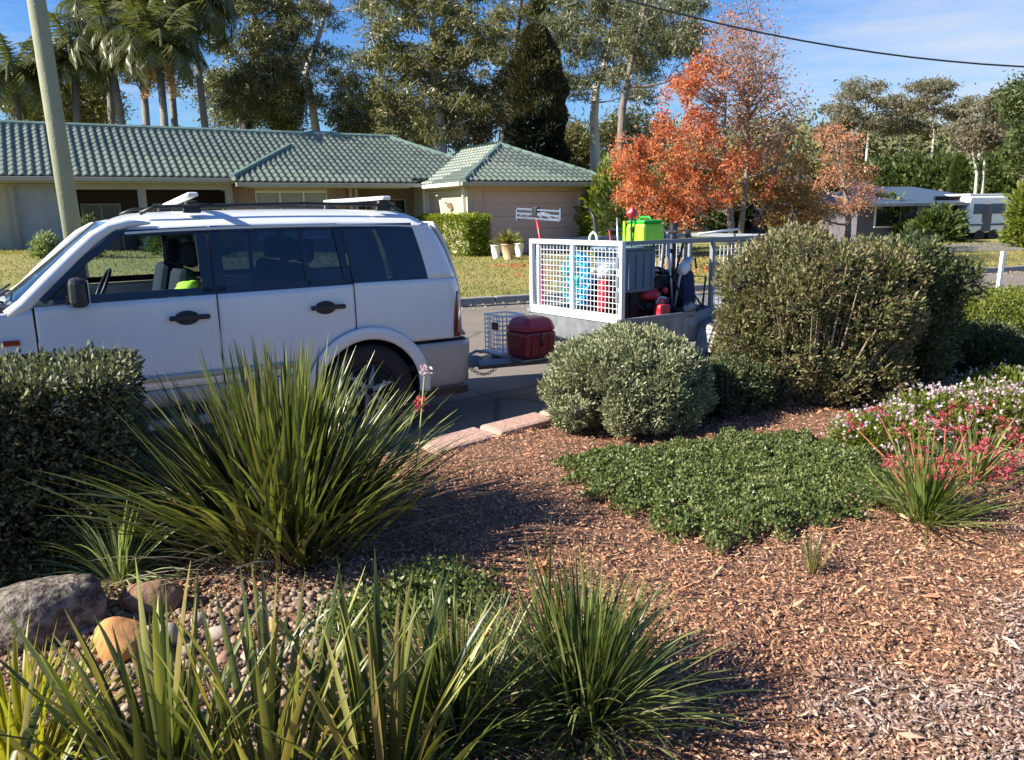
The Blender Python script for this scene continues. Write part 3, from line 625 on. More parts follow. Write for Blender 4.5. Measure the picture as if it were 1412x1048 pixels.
def tree(name, label, cat, base, Y, ctrl, r0, clumps, leaf, lmat, bark, n_leaf, group=None, depth=2.2, hang=0, flat=.55, subs=3, brad=.35, cr=1.0, sec=None, up=0):
    """tree at distance Y: ctrl = trunk pixels bottom to top; clumps = ellipses (px, py, rx, ry, count) filled with leaf clumps"""
    gz = groundz(*D(base[0], base[1], Y)[:2]) - .05 if Y < 80 else 0
    B = D(base[0], base[1], Y); B = Vector((B[0], B[1], gz)); t = thing(name, label, cat, B, group=group)
    T = [Vector((0, 0, 0))] + [Vector(D(x, y, Y + random.uniform(-.2, .2))) - B for x, y in ctrl]
    H = T[-1].z; tr = MB(); rr = [r0 * (1 - .82 * (p.z / H)) for p in T]
    # smooth trunk
    PP = []; RR = []
    for i in range(len(T) - 1):
        for j in range(4): f = j / 4; PP.append(T[i].lerp(T[i + 1], f)); RR.append(rr[i] * (1 - f) + rr[i + 1] * f)
    PP.append(T[-1]); RR.append(rr[-1]); tr.tube(PP, RR, 9); tr.build('trunk', bark, t, smooth=True)
    br = MB(); Ps = []; Ds = []; s = Y / FPX
    cl = []
    for (cx, cy, rx, ry, cnt) in clumps:
        for i in range(cnt):
            a = random.uniform(0, 2 * PI); q = math.sqrt(random.random()); e = D(cx + rx * q * math.cos(a), cy + ry * q * math.sin(a), Y + random.uniform(-1, 1) * depth)
            cl.append((Vector(e) - B, min(rx, ry)))
    nodes = [(p, r) for p, r in zip(PP, RR)]
    tot = sum(1 for _ in cl); per = max(8, n_leaf // max(1, tot))
    cl.sort(key=lambda c: c[0].length)
    for c, rp in cl:
        # attach to the nearest node below
        best = min(nodes, key=lambda n_: (n_[0] - c).length + (1.6 * max(0, n_[0].z - c.z + .4)) + (.0 if n_[1] > .02 else 1))
        p0, r1 = best; d = c - p0
        mid = p0.lerp(c, .5) + Vector((random.uniform(-.1, .1), random.uniform(-.1, .1), -.06)) * d.length
        r2 = min(r1 * .55, .012 * d.length + .02) * 1.0
        pts_ = [p0, p0.lerp(mid, .5) + Vector((0, 0, -.02)) * d.length, mid, mid.lerp(c, .5), c]; br.tube(pts_, [r2, r2 * .85, r2 * .7, r2 * .5, r2 * .3], 5, cap=False)
        nodes.append((mid, r2 * .7)); nodes.append((c, r2 * .3))
        R = cr * random.uniform(.55, 1.1) * subs * .28
        for k_ in range(3):
            e = c + Vector(unit(1)[0]) * R * .9; br.tube([c, e], [.014, .006], 4, cap=False)
        m_ = per; q = rng.normal(0, .42, (m_, 3)) * R; q[:, 2] *= flat
        Ps.append(np.array(c)[None] + q); dd_ = unit(m_); dd_[:, 2] -= hang; dd_[:, 2] += up; Ds.append(dd_)
    br.build('branches', bark, t, smooth=True)
    P = stack(Ps); Dd = stack(Ds); n = len(P)
    if sec:                                     # second leaf material above a height: (material, fraction function)
        msk = sec[1](P, B); leafobj('crown', P[~msk], leaf[0] * rng.uniform(.6, 1.4, (~msk).sum()), leaf[1], Dd[~msk], lmat, t)
        leafobj('crown', P[msk], leaf[0] * rng.uniform(.6, 1.3, msk.sum()), leaf[1], Dd[msk], sec[0], t)
    else: leafobj('crown', P, leaf[0] * rng.uniform(.6, 1.4, n), leaf[1] * rng.uniform(.7, 1.3, n), Dd, lmat, t)
    return t

# ------------------------------------------------------------------ PLANTS AND OBJECTS AT THE HOUSE
hb = Hm @ Matrix.Translation((-.05, 1.2, .28))
hedgebox('clipped_hedge', 'clipped yellow-green box hedge in front of the garage corner', 'hedge', hb, (1.0, 4.0, 1.42), 26000, (.07, .045), M['hedge'])
def pot(px, py, r, h, m_, label, plant=True):
    p = G(px, py, .33); t = thing('plant_pot', label, 'pot plant', p, group='pots in front of the garage')
    MB().lathe([(r * .6, 0), (r * .95, h * .6), (r, h * .92), (r * 1.1, h * .94), (r * 1.1, h), (r * .9, h), (r * .85, h * .9)], n=18).build('pot', m_, t, smooth=True)
    n = 260 if plant else 60; d = unit(n); d[:, 2] = np.abs(d[:, 2]) + .3; P = np.tile([[0, 0, h * .95]], (n, 1)) + d * .05
    leafobj('foliage', P, (.45 if plant else .2) * rng.uniform(.5, 1.2, n), .045, d, M['straplime'], t); return t
pot(684, 357, .16, .45, M['white'], 'small white pot, leftmost of the three in front of the garage', False)
pot(701, 358, .22, .5, M['terracotta'], 'tan pot with a spiky green plant in front of the garage, middle of three')
pot(716, 354, .16, .45, M['white'], 'small white pot, rightmost of the three in front of the garage', False)
bn = thing('wooden_bench', 'small dark wooden bench in front of the garage wall', 'bench', housept(4.6, -.5, .33), HF[2])
MB().box((0, 0, .55), (1.1, .4, .08)).build('seat', M['wood'], bn)
for xx in (-.45, .45): MB().box((xx, 0, .25), (.08, .36, .52)).build('leg', M['wood'], bn)
for i, (px, py, Y, r, h, ml, lb) in enumerate([(60, 320, 20.5, .35, .6, 'strappale', 'thin leafy shrub in front of the grey house wall, far left'), (118, 310, 21.3, .4, 1.1, 'bush', 'dark shrub behind the timber pole by the verandah'), (225, 285, 22.5, .6, 1.3, 'bush', 'dark shrub in front of the verandah just above the front roof bar'), (303, 290, 23.3, .6, 1.3, 'bushy', 'pale flowering shrub before the dark verandah opening'), (500, 300, 25.5, .6, 1.2, 'bushy', 'yellow-green shrub by the house entry, above the rear roof bar')]):
    p = D(px, py, Y); shrub('house_shrub', lb, 'shrub', (p[0], p[1], float(groundz(p[0], p[1])) - .02), (r, r * .7, h), 2500, (.10, .04), M[ml], group='shrubs along the house front')
def thicket(name, label, cat, c, blobs, n, lf, material, corem, kk=9, updir=.3, twigs=60, twigm=None, jit=.14, trim=.72, group=None):
    """irregular shrub: leaf sprigs over a heap of overlapping rounded masses (x, y, z, r)"""
    t = thing(name, label, cat, c, group=group); B = np.array(blobs, float); m = n // kk * 2
    w_ = B[:, 3] ** 2; bi = rng.choice(len(B), m, p=w_ / w_.sum()); d = unit(m); d[:, 2] = d[:, 2] * .9 + .15
    P = B[bi, :3] + d * (B[bi, 3] * (1 - np.abs(rng.normal(0, jit, m)) + .04 * rng.random(m)))[:, None]
    ok = P[:, 2] > .01
    for b in B:
        ok &= ~((np.linalg.norm(P - b[:3], axis=1) < b[3] * trim))
    P, d = P[ok][:n // kk], d[ok][:n // kk]; Nn = d + unit(len(P)) * .4; Nn[:, 2] += updir
    P2, dirs = sprigs(P, Nn, kk, lf[0] * .42, lf[0] * 2.2); P2[:, 2] = np.maximum(P2[:, 2], .01)
    leafobj('foliage', P2, lf[0] * rng.uniform(.6, 1.4, len(P2)), lf[1] * rng.uniform(.7, 1.3, len(P2)), dirs, material, t)
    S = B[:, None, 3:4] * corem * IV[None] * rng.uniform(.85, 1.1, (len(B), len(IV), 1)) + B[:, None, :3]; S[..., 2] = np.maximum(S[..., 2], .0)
    tag(npmesh('shade_core', S.reshape(-1, 3), (IF[None] + (np.arange(len(B)) * len(IV))[:, None, None]).reshape(-1, 3), M['core'], t), kind='stuff')  # added dark lumps inside the masses, so gaps between leaves look shaded
    s = MB()
    for i in range(twigs):
        e = Vector(P[i]) + Vector(d[i]) * random.uniform(0, .05); e.z = max(e.z, .05); s.tube([(e.x * .25 + random.uniform(-.06, .06), e.y * .25, 0), (e.x * .7, e.y * .7, e.z * .5), e], [.014, .008, .0025], 5)
    s.build('branches', twigm or M['bark_grey'], t); return t
# utility pole and cable
pb, ptp = D(104, 345, 13.3), D(50, 0, 13.3); dirp = Vector(ptp) - Vector(pb); up_ = dirp / dirp.z
base = Vector(pb) - up_ * (pb[2] - .0); po = thing('utility_pole', 'leaning green-weathered round timber utility pole at the left', 'pole', base)
MB().tube([Vector((0, 0, 0)), up_ * 3.5, up_ * 7, up_ * 11.4], [.15, .138, .128, .115], 20).build('shaft', M['timber'], po, smooth=True)
MB().box(up_ * 10.6 + Vector((0, -.2, 0)), (2.0, .1, .12)).build('crossarm', M['timber'], po)
wp = []
wy = lambda x: 13.1 + (x + 7.4) * .09
def wz(px, py):
    x = 0.
    for _ in range(20): q = D(px, py, wy(x)); x = q[0]
    return q[0], q[2]
WC, WB, WA = np.polyfit(*zip(wz(865, 0), wz(1100, 55), wz(1412, 92)), 2)
print('wire', WA, WB, WC)
for i in range(60):
    x = -7.4 + i * (31 + 7.4) / 59; wp.append((x, 13.1 + (x + 7.4) * .09, WA + WB * x + WC * x * x))
ca = MB().tube(wp, .016, 6).build('overhead_cable', M['wire'], None, smooth=True); tag(ca, 'single black overhead cable sagging across the blue sky at right', 'cable')
p2 = thing('utility_pole', 'second timber utility pole beyond the right edge carrying the cable', 'pole', (31, 16.5, 0))
MB().tube([(0, 0, 0), (0, 0, 12.4)], [.19, .14], 16).build('shaft', M['timber'], p2, smooth=True)

# ------------------------------------------------------------------ TREES
GG = 'tall gum trees behind the house'
UND = [(120, 150, 40, 34, 28, 'gum2', 'low bushy tree behind the roof just right of the timber pole'), (55, 140, 39, 36, 36, 'gum', 'low bushy tree behind the roof just left of the timber pole'),
       (310, 140, 44, 40, 40, 'gum', 'dark low tree behind the roof below the dark gum'), (385, 150, 46, 34, 30, 'gum', 'low tree between the dark gum and the slim pale gum'),
       (505, 160, 44, 46, 34, 'gum', 'low dusky tree left under the broad dense gum'), (570, 165, 43, 46, 34, 'gumR', 'low russet tree under the middle of the broad dense gum'),
       (655, 165, 43, 46, 36, 'gumR', 'low russet tree right under the broad dense gum'), (790, 205, 46, 26, 30, 'gum2', 'low olive tree between the conifer and the white gum trunk'),
       (870, 190, 44, 40, 40, 'gum', 'low tree behind the red autumn tree, right of the white trunk')]
tree('gum_tree', 'slim pale-trunked gum rising behind the roof ridge, left of the big dense gum', 'gum tree', (437, 190), 45, [(437, 187), (430, 140), (422, 100), (438, 55), (452, 10), (458, -30)], .36,
     [(425, 60, 55, 60, 34), (400, 110, 30, 40, 12), (450, 0, 60, 30, 14), (455, 120, 22, 30, 7)], (.26, .05), M['gum'], M['bark_pale'], 15000, GG, hang=.8)
tree('gum_tree', 'broad dense olive-grey gum with forked pale stems in the middle of the skyline', 'gum tree', (605, 205), 38, [(607, 205), (604, 150), (600, 90), (597, 40), (592, -20), (590, -60)], .45,
     [(600, 40, 95, 55, 70), (560, 110, 85, 50, 46), (650, 110, 55, 55, 36), (600, 175, 80, 28, 26), (600, -20, 90, 30, 22)], (.24, .06), M['gum2'], M['bark_pale'], 36000, GG, hang=.5)
tree('gum_tree', 'dark gum filling the sky between the palms and the slim pale gum', 'gum tree', (340, 180), 42, [(340, 180), (345, 120), (352, 60), (350, 0), (350, -50)], .4,
     [(350, 40, 60, 60, 46), (335, 120, 40, 40, 20), (385, 110, 26, 50, 14), (370, -20, 60, 20, 12)], (.24, .06), M['gum'], M['bark_dark'], 26000, GG, hang=.5)
tree('gum_tree', 'tall open gum with a white lower trunk, right of the dark conifer', 'gum tree', (821, 250), 40, [(821, 245), (820, 200), (819, 160), (822, 120), (840, 70), (850, 20), (858, -50)], .34,
     [(830, 30, 75, 50, 46), (880, 60, 50, 50, 26), (800, 100, 30, 40, 10), (930, 20, 50, 40, 20), (860, 120, 45, 28, 10), (800, 10, 50, 40, 18)], (.26, .05), M['gum'], M['bark_pale'], 22000, GG, hang=.7)
tree('gum_tree', 'grey-stemmed gum between the dense gum and the conifer top', 'gum tree', (690, 215), 48, [(690, 215), (700, 130), (712, 60), (718, 10), (722, -50)], .36,
     [(715, 40, 50, 50, 30), (690, 100, 40, 50, 16), (760, 20, 40, 40, 20), (720, -20, 60, 25, 14)], (.26, .06), M['gum2'], M['bark_grey'], 20000, GG, hang=.6)
tree('gum_tree', 'gum with grey-brown trunk rising behind the red autumn tree', 'gum tree', (858, 300), 34, [(857, 290), (855, 220), (858, 150), (870, 90), (885, 30), (900, -40)], .26,
     [(900, 40, 60, 50, 26), (870, 100, 40, 30, 8), (950, 60, 30, 40, 8)], (.22, .05), M['gum'], M['bark_grey'], 9000, GG, hang=.6)
for i, (px, py, Y, rx, ry, mt, lb) in enumerate(UND): tree('understorey_tree', lb, 'tree', (px, 200), Y, [(px, 195), (px + 4, 170), (px, py)], .16, [(px, py, rx, ry, 34)], (.24, .07), M[mt], M['bark_grey'], 8500, 'lower trees close behind the roof', depth=1.5, subs=4, hang=.2, flat=.8)
# conifer
def conifer(name, label, px, Y, ybot, ytop, wpx, mats, n=26000):
    b = D(px, ybot, Y); t = thing(name, label, 'conifer', (b[0], b[1], .2)); topz = D(px, ytop, Y)[2] - .2; W = wpx * Y / FPX / 2
    MB().tube([(0, 0, 0), (0, 0, topz * .95)], [.22, .04], 8).build('trunk', M['bark_dark'], t)
    h = rng.random(n) ** .9; prof = np.minimum(1, (1 - h) * 4.5) ** .6; a = rng.uniform(0, 2 * PI, n)
    lump = 1 + .13 * np.sin(a * 5 + h * 22) + .10 * np.sin(a * 3 - h * 41)
    r = W * prof * lump * (1 - np.abs(rng.normal(0, .13, n)))
    P = np.stack([r * np.cos(a), r * np.sin(a), .3 + h * topz], 1); d = np.stack([np.cos(a), np.sin(a), np.full(n, .9)], 1) + unit(n) * .5
    top = h > .57
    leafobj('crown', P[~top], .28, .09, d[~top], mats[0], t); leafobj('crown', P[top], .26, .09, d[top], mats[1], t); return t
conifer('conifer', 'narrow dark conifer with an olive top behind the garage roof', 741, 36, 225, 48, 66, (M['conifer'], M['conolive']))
# palms
def frondmesh(Lf, droop, seed):
    r = np.random.default_rng(seed); n = 26; V = []; Fq = []
    pts_ = []; a = .9; x = z = 0; ds = Lf / n
    for i in range(n + 1):
        pts_.append((x, 0, z)); x += math.cos(a) * ds; z += math.sin(a) * ds; a -= droop / n * (1 + i / n)
    for i in range(n):
        p, q = np.array(pts_[i]), np.array(pts_[i + 1]); b = len(V)
        V += [p + [0, -.015, 0], p + [0, .015, 0], q + [0, .012, 0], q + [0, -.012, 0]]; Fq.append([b, b + 1, b + 2, b + 3])
        if i < 3: continue
        ll = Lf * .24 * math.sin(min(1, (i + 2) / n * 1.15) * PI) ** .6 + .08
        for s_ in (-1, 1):
            for kk_ in range(2):
                o = p + (q - p) * (kk_ * .5); b = len(V); d = q - p; d = d / np.linalg.norm(d)
                e = o + (d * .55 + np.array([0, s_ * .8, -.55 + r.uniform(-.3, .2)])) * ll; w_ = d * .035
                V += [o - w_, o + w_, e + w_ * .2, e - w_ * .2]; Fq.append([b, b + 1, b + 2, b + 3])
    me = bpy.data.meshes.new('frond'); me.from_pydata([tuple(v) for v in V], [], Fq); me.materials.append(M['palm']); me.update(); return me
FM = [frondmesh(2.9, dr, i) for i, dr in enumerate((.9, 1.4, 1.9, 2.4, 2.9))]
def palm(label, px, Y, ybase, ytop, sc_, fruit=True, lean=0, group='palms behind the house'):
    b = D(px, ybase, Y); tp = D(px + lean, ytop, Y); t = thing('palm_tree', label, 'palm', (b[0], b[1], .2), group=group)
    H = tp[2] - .2; lx = tp[0] - b[0]
    MB().tube([(0, 0, 0), (lx * .3, 0, H * .5), (lx, 0, H)], [.19, .15, .13], 10).build('trunk', M['palmtrunk'], t, smooth=True)
    MB().tube([(lx, 0, H - .1), (lx, 0, H + .9)], [.15, .07], 8).build('crownshaft', M['stem'], t, smooth=True)
    for i in range(30):
        o = bpy.data.objects.new('frond', FM[min(4, int(i / 6))]); link(o, t); o.location = (lx, 0, H + .6 - .02 * i); o.rotation_euler = (random.uniform(-.1, .1), .1 + (-.5 if i < 4 else 0) + random.uniform(-.15, .15), i * 2.4); k_ = sc_ * random.uniform(.85, 1.1); o.scale = (k_, k_, k_)
    if fruit:
        for s_ in (-1, 1):
            n = 500; q = rng.random(n); P = np.stack([lx + s_ * (.25 + .35 * q) + rng.normal(0, .10, n), rng.normal(-.1, .12, n), H + .1 - q * 1.3], 1)
            tag(leafobj('fruit_cluster', P, .10, .07, unit(n) - [[0, 0, .8]], M['fruit'], t), kind='stuff')
    return t
palm('palm with a slim bare leaning trunk, second from left behind the roof', 176, 34, 180, 75, 1.0, False, -24)
palm('palm with orange fruit bunches hanging above the roof, left of the two', 200, 33, 180, 70, 1.0, True, -6)
palm('palm with a big pale fruit bunch hanging above the roof, right of the two', 226, 32, 180, 88, .95, True, -6)
palm('tall palm whose crown fills the top edge left of the dark gum', 285, 36, 180, 20, 1.15, False, -20)
palm('palm with a dense crown at the top edge above the fruiting palms', 240, 37, 180, 12, 1.1, False, -12)
palm('low palm left of the timber pole, behind the roof end', 22, 33, 175, 125, 1.0, False, 0)
palm('palm crown just right of the timber pole', 98, 34, 175, 100, .95, False, 5)
palm('tall palm near the top edge above the slim leaning palm', 150, 38, 180, 28, 1.05, False, -4)
# autumn trees
def secf(P, B): z = P[:, 2] + B.z; x = P[:, 0] + B.x; return (z > 5.2 + (5.6 - x) * .6) & (rng.random(len(P)) < .75)
tree('autumn_tree', 'large red and orange autumn tree, pinkish and thin towards its top, behind the trailer', 'autumn tree', (1008, 318), 21.5, [(1008, 312), (1005, 270), (998, 220), (1000, 160), (1002, 120)], .12,
     [(900, 225, 52, 55, 44), (950, 165, 40, 58, 40), (900, 275, 50, 32, 28), (985, 230, 42, 60, 26), (965, 285, 50, 24, 18), (975, 110, 22, 40, 12), (1020, 250, 40, 50, 18), (865, 215, 22, 40, 8)], (.075, .05), M['redleaf'], M['bark_grey'], 20000, depth=1.5, subs=1.3, cr=.9, flat=.9)
tree('autumn_tree', 'tall sparse pinkish autumn tree with upright bare twigs, right half of the red pair', 'autumn tree', (1022, 318), 22.5, [(1022, 315), (1028, 260), (1030, 200), (1033, 130), (1032, 80)], .10,
     [(1020, 70, 40, 55, 44), (1060, 150, 42, 60, 40), (1000, 130, 36, 40, 24), (1050, 100, 38, 50, 20), (1085, 200, 26, 50, 14)], (.07, .045), M['pinkleaf'], M['bark_grey'], 6800, depth=1.5, subs=2.2, cr=1.1, flat=1.4, up=.4)
tree('autumn_tree', 'ochre and yellow autumn tree low behind the shrub, right of the red tree', 'autumn tree', (1065, 330), 25, [(1065, 320), (1068, 270), (1070, 230)], .12,
     [(1060, 240, 55, 40, 30), (1090, 280, 60, 30, 30)], (.10, .07), M['yellowleaf'], M['bark_grey'], 9000, depth=1.6, subs=2.0)
tree('autumn_tree', 'small dusky pink autumn tree standing between the ochre tree and the far hill', 'autumn tree', (1170, 315), 27, [(1170, 310), (1165, 260), (1155, 210), (1150, 185)], .12,
     [(1155, 205, 28, 32, 24), (1175, 255, 40, 34, 26), (1130, 270, 36, 26, 12)], (.085, .05), M['pinkleaf'], M['bark_grey'], 4800, depth=1.6, subs=1.9)
# far gums on the right skyline
for i, (px, Y, top, cl_, lb) in enumerate([
    (1195, 90, 118, [(1190, 125, 34, 14, 14), (1225, 140, 24, 10, 8), (1160, 152, 22, 12, 8), (1200, 165, 30, 12, 10)], 'umbrella-crowned gum on the far skyline, leftmost of the right group'),
    (1240, 96, 150, [(1240, 150, 26, 10, 8), (1222, 172, 30, 12, 10), (1262, 178, 26, 10, 8)], 'lower umbrella-crowned gum between the two taller skyline gums'),
    (1400, 94, 135, [(1398, 140, 22, 12, 8), (1385, 165, 26, 14, 10)], 'umbrella-crowned gum at the far right end of the skyline'),
    (1160, 100, 165, [(1150, 178, 30, 12, 10), (1170, 165, 18, 8, 5)], 'low gum at the left end of the far skyline group'),
    (1285, 92, 122, [(1285, 125, 32, 16, 14), (1262, 150, 26, 14, 10), (1305, 155, 20, 14, 8)], 'umbrella-crowned gum on the far skyline, middle of the right group'),
    (1350, 88, 145, [(1345, 145, 30, 12, 12), (1375, 132, 26, 12, 8), (1330, 170, 30, 14, 12)], 'gum with spreading tiers on the far skyline, right of the group')]):
    tree('gum_tree', lb, 'gum tree', (px, 215), Y, [(px, 215), (px + 3, 180), (px - 2, 150), (px, top)], .24, cl_, (.42, .13), M['gumfar'], M['bark_pale'], 6500, 'umbrella gums on the far skyline', depth=4, subs=5.5, flat=.32, hang=.3)
tree('gum_tree', 'bright olive bushy tree at the right edge of the view', 'tree', (1410, 300), 45, [(1410, 290), (1412, 220), (1415, 150)], .3,
     [(1415, 150, 34, 36, 30), (1420, 215, 34, 30, 20), (1440, 180, 40, 50, 20)], (.26, .10), M['bush'], M['bark_grey'], 15000, subs=3, flat=.8)
for i, (px, lb) in enumerate([(1344, 'white bare gum stem, left of the pair near the white caravan'), (1353, 'white bare gum stem, right of the pair near the white caravan')]):
    tree('gum_tree', lb, 'gum tree', (px, 285), 50, [(px, 280), (px + 3, 240), (px + (8 if i else -6), 190)], .16, [(px, 195, 22, 18, 8)], (.3, .1), M['gumR'], M['bark_pale'], 1800, 'white stems near the caravan', depth=1.2)
# hills and far forest
hl = MB()
def hillfn(s, t):
    x = -260 + s * 640; y = 105 + t * 260; rise = (1 - math.exp(-t * 3.5)); ridge = 15 + 5 * math.sin(x * .02 + 1) + 3 * math.sin(x * .055)
    return (x, y, -.3 + rise * ridge)
hl.grid(hillfn, 60, 16); tag(hl.build('hills', M['earth'], smooth=True), kind='structure')
def farforest(n, per, xr, yr, hr, leaf, material, zf):
    Ps = []; Ds = []
    for i in range(n):
        y = random.uniform(*yr); x = random.uniform(*xr) * y / 100; h = random.uniform(*hr); z0 = zf(x, y); R = h * .34
        q = rng.normal(0, .45, (per, 3)) * R; q[:, 2] = q[:, 2] * 1.3 + h * .62 + z0; q[:, 0] += x; q[:, 1] += y
        # lumpy: gather into a few clumps
        cc = rng.normal(0, .6, (5, 3)) * R; q += cc[rng.integers(0, 5, per)]; Ps.append(q); Ds.append(unit(per))
    P = stack(Ps); P[:, 2] = np.maximum(P[:, 2], .2); return leafobj('forest', P, leaf * rng.uniform(.6, 1.4, len(P)), leaf * .5, stack(Ds), material)
tag(farforest(420, 190, (20, 95), (100, 190), (6, 11), .9, M['hill'], lambda x, y: -.3 + (1 - math.exp(-(y - 105) / 260 * 3.5)) * 15 if y > 105 else 0), kind='stuff')
tag(farforest(150, 150, (-80, 20), (75, 120), (5, 9), .7, M['hill'], lambda x, y: 0), kind='stuff')
# mid distance bushes and trees right of the garage
mid = [(780, 235, 46, 3.0, 5.0, 'bush', 'green bushy tree behind the garage roof end, beside the white gum trunk'), (843, 300, 30, 1.5, 3.6, 'bushy', 'bright green tall shrub against the garage end wall'), (880, 305, 27, 1.6, 3.0, 'bush', 'dark green shrub right behind the lime green box'),
       (1010, 250, 50, 3.4, 5.5, 'bush', 'green tree behind the big red autumn tree'), (1110, 280, 46, 3.0, 3.6, 'bush', 'green bushes behind the ochre autumn tree'), (1215, 300, 36, 1.3, 2.3, 'bushy', 'yellow-green round shrub left of the blue-grey roof'),
       (1240, 240, 62, 4.0, 6.0, 'bush', 'green tree on the rise left of the slim cypress'), (1290, 240, 60, 4.0, 6.0, 'bush', 'green tree right behind the slim cypress'), (1375, 260, 55, 3.0, 6.0, 'bush', 'green tree above the caravan'),
       (1290, 315, 34, 1.1, 1.5, 'bush', 'dark shrub between the neighbour garage and the caravan'), (1418, 330, 30, .8, 2.8, 'bushy', 'pale yellow-green shrub at the right edge beside the caravan'), (925, 240, 60, 4.5, 6.0, 'bush', 'green tree glimpsed behind the lower red crown')]
for px, py, Y, r, h, ml, lb in mid:
    p = D(px, 330, Y); shrub('bushy_tree', lb, 'bushy tree', (p[0], p[1], .2), (r, r, h), int(5000 + 900 * r), (.012 * Y * .5 + .06, .012 * Y * .25 + .02), M[ml], lump=.4, inner=.35)
b = D(1318, 285, 45); conifer('cypress', 'slim dark green cypress standing left of the caravan', 1318, 45, 285, 226, 17, (M['bush'], M['bush']), 5000)
# neighbour houses
def simplehouse(label, c, yaw, W, Dp, hw, hr, roofm, wallm_, door=True):
    t = thing('neighbour_house', label, 'house', c, yaw); MB().box((0, 0, hw / 2), (W, Dp, hw)).build('wall', wallm_, t)
    e = .5; a = [(-W / 2 - e, -Dp / 2 - e, hw), (W / 2 + e, -Dp / 2 - e, hw), (W / 2 + e, Dp / 2 + e, hw), (-W / 2 - e, Dp / 2 + e, hw), (-W / 2 + Dp / 2, 0, hr), (W / 2 - Dp / 2, 0, hr)]
    r = MB(); r.v = [Vector(q) for q in a]; r.f = [(0, 1, 5, 4), (1, 2, 5), (2, 3, 4, 5), (3, 0, 4), (3, 2, 1, 0)]; r.build('roof', roofm, t)
    for i in range(3):
        x = -W / 2 + 1.6 + i * 2.4; w_ = MB().box((x, -Dp / 2 - .02, 1.5), (1.4, .08, 1.1)).build('window', M['bar'], t); MB().box((x, -Dp / 2 - .07, 1.5), (1.28, .03, .98)).build('pane', M['winglass'], w_)
    if door:
        d_ = MB().box((W / 2 - 2.2, -Dp / 2 - .02, 1.15), (3.2, .1, 2.2)).build('carport_shade_panel', M['dark'], t)  # flat dark panel on the wall, painted shade of the carport
    MB().box((0, -Dp / 2 - e - .05, hw - .05), (W + 2 * e, .12, .12)).build('gutter', M['gutter'], t)
    return t
p = D(1232, 330, 38); simplehouse('low neighbour house with a blue-grey roof and dark carport opening, left of the caravan', (p[0] - .5, p[1], .0), .35, 8, 5, 1.95, 2.75, M['roofblue'], M['wallmauve'])
p = D(1150, 320, 52); simplehouse('low house with a plum-brown roof glimpsed behind the pink autumn tree', (p[0] - 2, p[1], .0), .3, 11, 7, 2.3, 3.9, M['roofbrown'], M['wallmauve'], False)
# caravan
p = D(1362, 330, 36); cv = thing('caravan', 'white caravan with dark blue windows parked beyond the far driveway', 'caravan', (p[0], p[1], .18), .3)
MB().prism([(-1.35, 0, .45), (1.25, 0, .45), (1.3, 0, 1.2), (1.2, 0, 2.05), (-1.2, 0, 2.05), (-1.35, 0, 1.5)], (0, 2.1, 0)).build('body', M['white'], cv, bevel=.08)
for x, z, w_, h_ in ((-.75, 1.5, .6, .45), (.35, 1.5, .9, .45)):
    MB().box((x, -.02, z), (w_, .05, h_)).build('window', M['roofblue'], cv, bevel=.03)
MB().box((-.2, -.02, 1.1), (.5, .04, 1.2)).build('door', M['wallmauve'], cv); MB().box((0, 1.05, 2.12), (2.2, 1.8, .08)).build('roof', M['bar'], cv)
MB().box((0, -.03, .8), (2.4, .03, .08)).build('stripe', M['roofblue'], cv)
for x in (-.5, .3): MB().lathe([(.05, -.1), (.3, -.1), (.3, .1), (.05, .1)], (x, .1, .3), 'Y', 16).build('wheel', M['rubber'], cv)
# driveway at the right
q = [G(1285, 350, .2), G(1420, 347, .2), G(1425, 338, .2), G(1300, 341, .2)]
m = MB(); m.v = [Vector((a[0], a[1], groundz(a[0], a[1]) + .03)) for a in q]; m.f = [(0, 1, 2, 3)]; tag(m.build('driveway', M['asphalt2']), kind='structure')
sk = G(1376, 402, .3); st = MB().box((0, 0, .45), (.06, .06, .9)).build('white_stake', M['bar']); st.location = (sk[0], sk[1], .1); st.rotation_euler = (0, .03, .3); tag(st, 'short white stake standing in the verge at the right', 'stake')

# ------------------------------------------------------------------ CAR: white wagon, local x rearwards, y across (0 = near side), z up
CF = (-.93, 6.28, .538); CW = 1.87
car = thing('car', 'white long-wheelbase off-road wagon with open front window, towing the caged trailer', 'car', (CF[0], CF[1], 0), CF[2])
WR, WF, WH = -.23, -3.01, .385          # wheel centres along x, hub height
def UR(h):                               # rear outline
    return float(np.interp(h, [.30, .34, .72, .76, 1.15, 1.27, 1.48, 1.60, 1.70, 1.76], [.66, .71, .73, .66, .645, .615, .545, .49, .42, .36]))
def side_y(u, h):
    y = .012 * ((h - .88) / .35) ** 2 if h < 1.23 else .012 + (h - 1.23) * .17
    ur = UR(h); R = .16; d = u - (ur - R)
    if d > 0: y += R - math.sqrt(max(0, R * R - min(d, R) ** 2))
    R = .5; d = (-3.72 + R) - u
    if d > 0: y += R - math.sqrt(max(0, R * R - min(d, R) ** 2))
    return y
def belt(u): return 1.235 + .012 * (u + 1.3) if u < .6 else 1.25
def arch(u, c, r, base):
    d = r * r - (u - c) ** 2
    return max(base, WH + math.sqrt(d)) if d > 0 else base
def panel(name, u0, u1, hb, ht, nu, nh, material, parent, far=False, off=0, thick=.02):
    """ruled body panel on the side surface; u0/u1 functions of height fraction"""
    def fn(s, t):
        a, b = u0(t), u1(t); u = a + (b - a) * s; h0, h1 = hb(u), ht(u); h = h0 + (h1 - h0) * t
        y = side_y(u, h) + off; return (u, CW - y if far else y, h)
    mb = MB().grid(fn, nu, nh)
    if far: mb.f = [tuple(reversed(q)) for q in mb.f]
    return mb.build(name, material, parent, smooth=True, solid=-thick)
K = lambda v: (lambda *_: v)
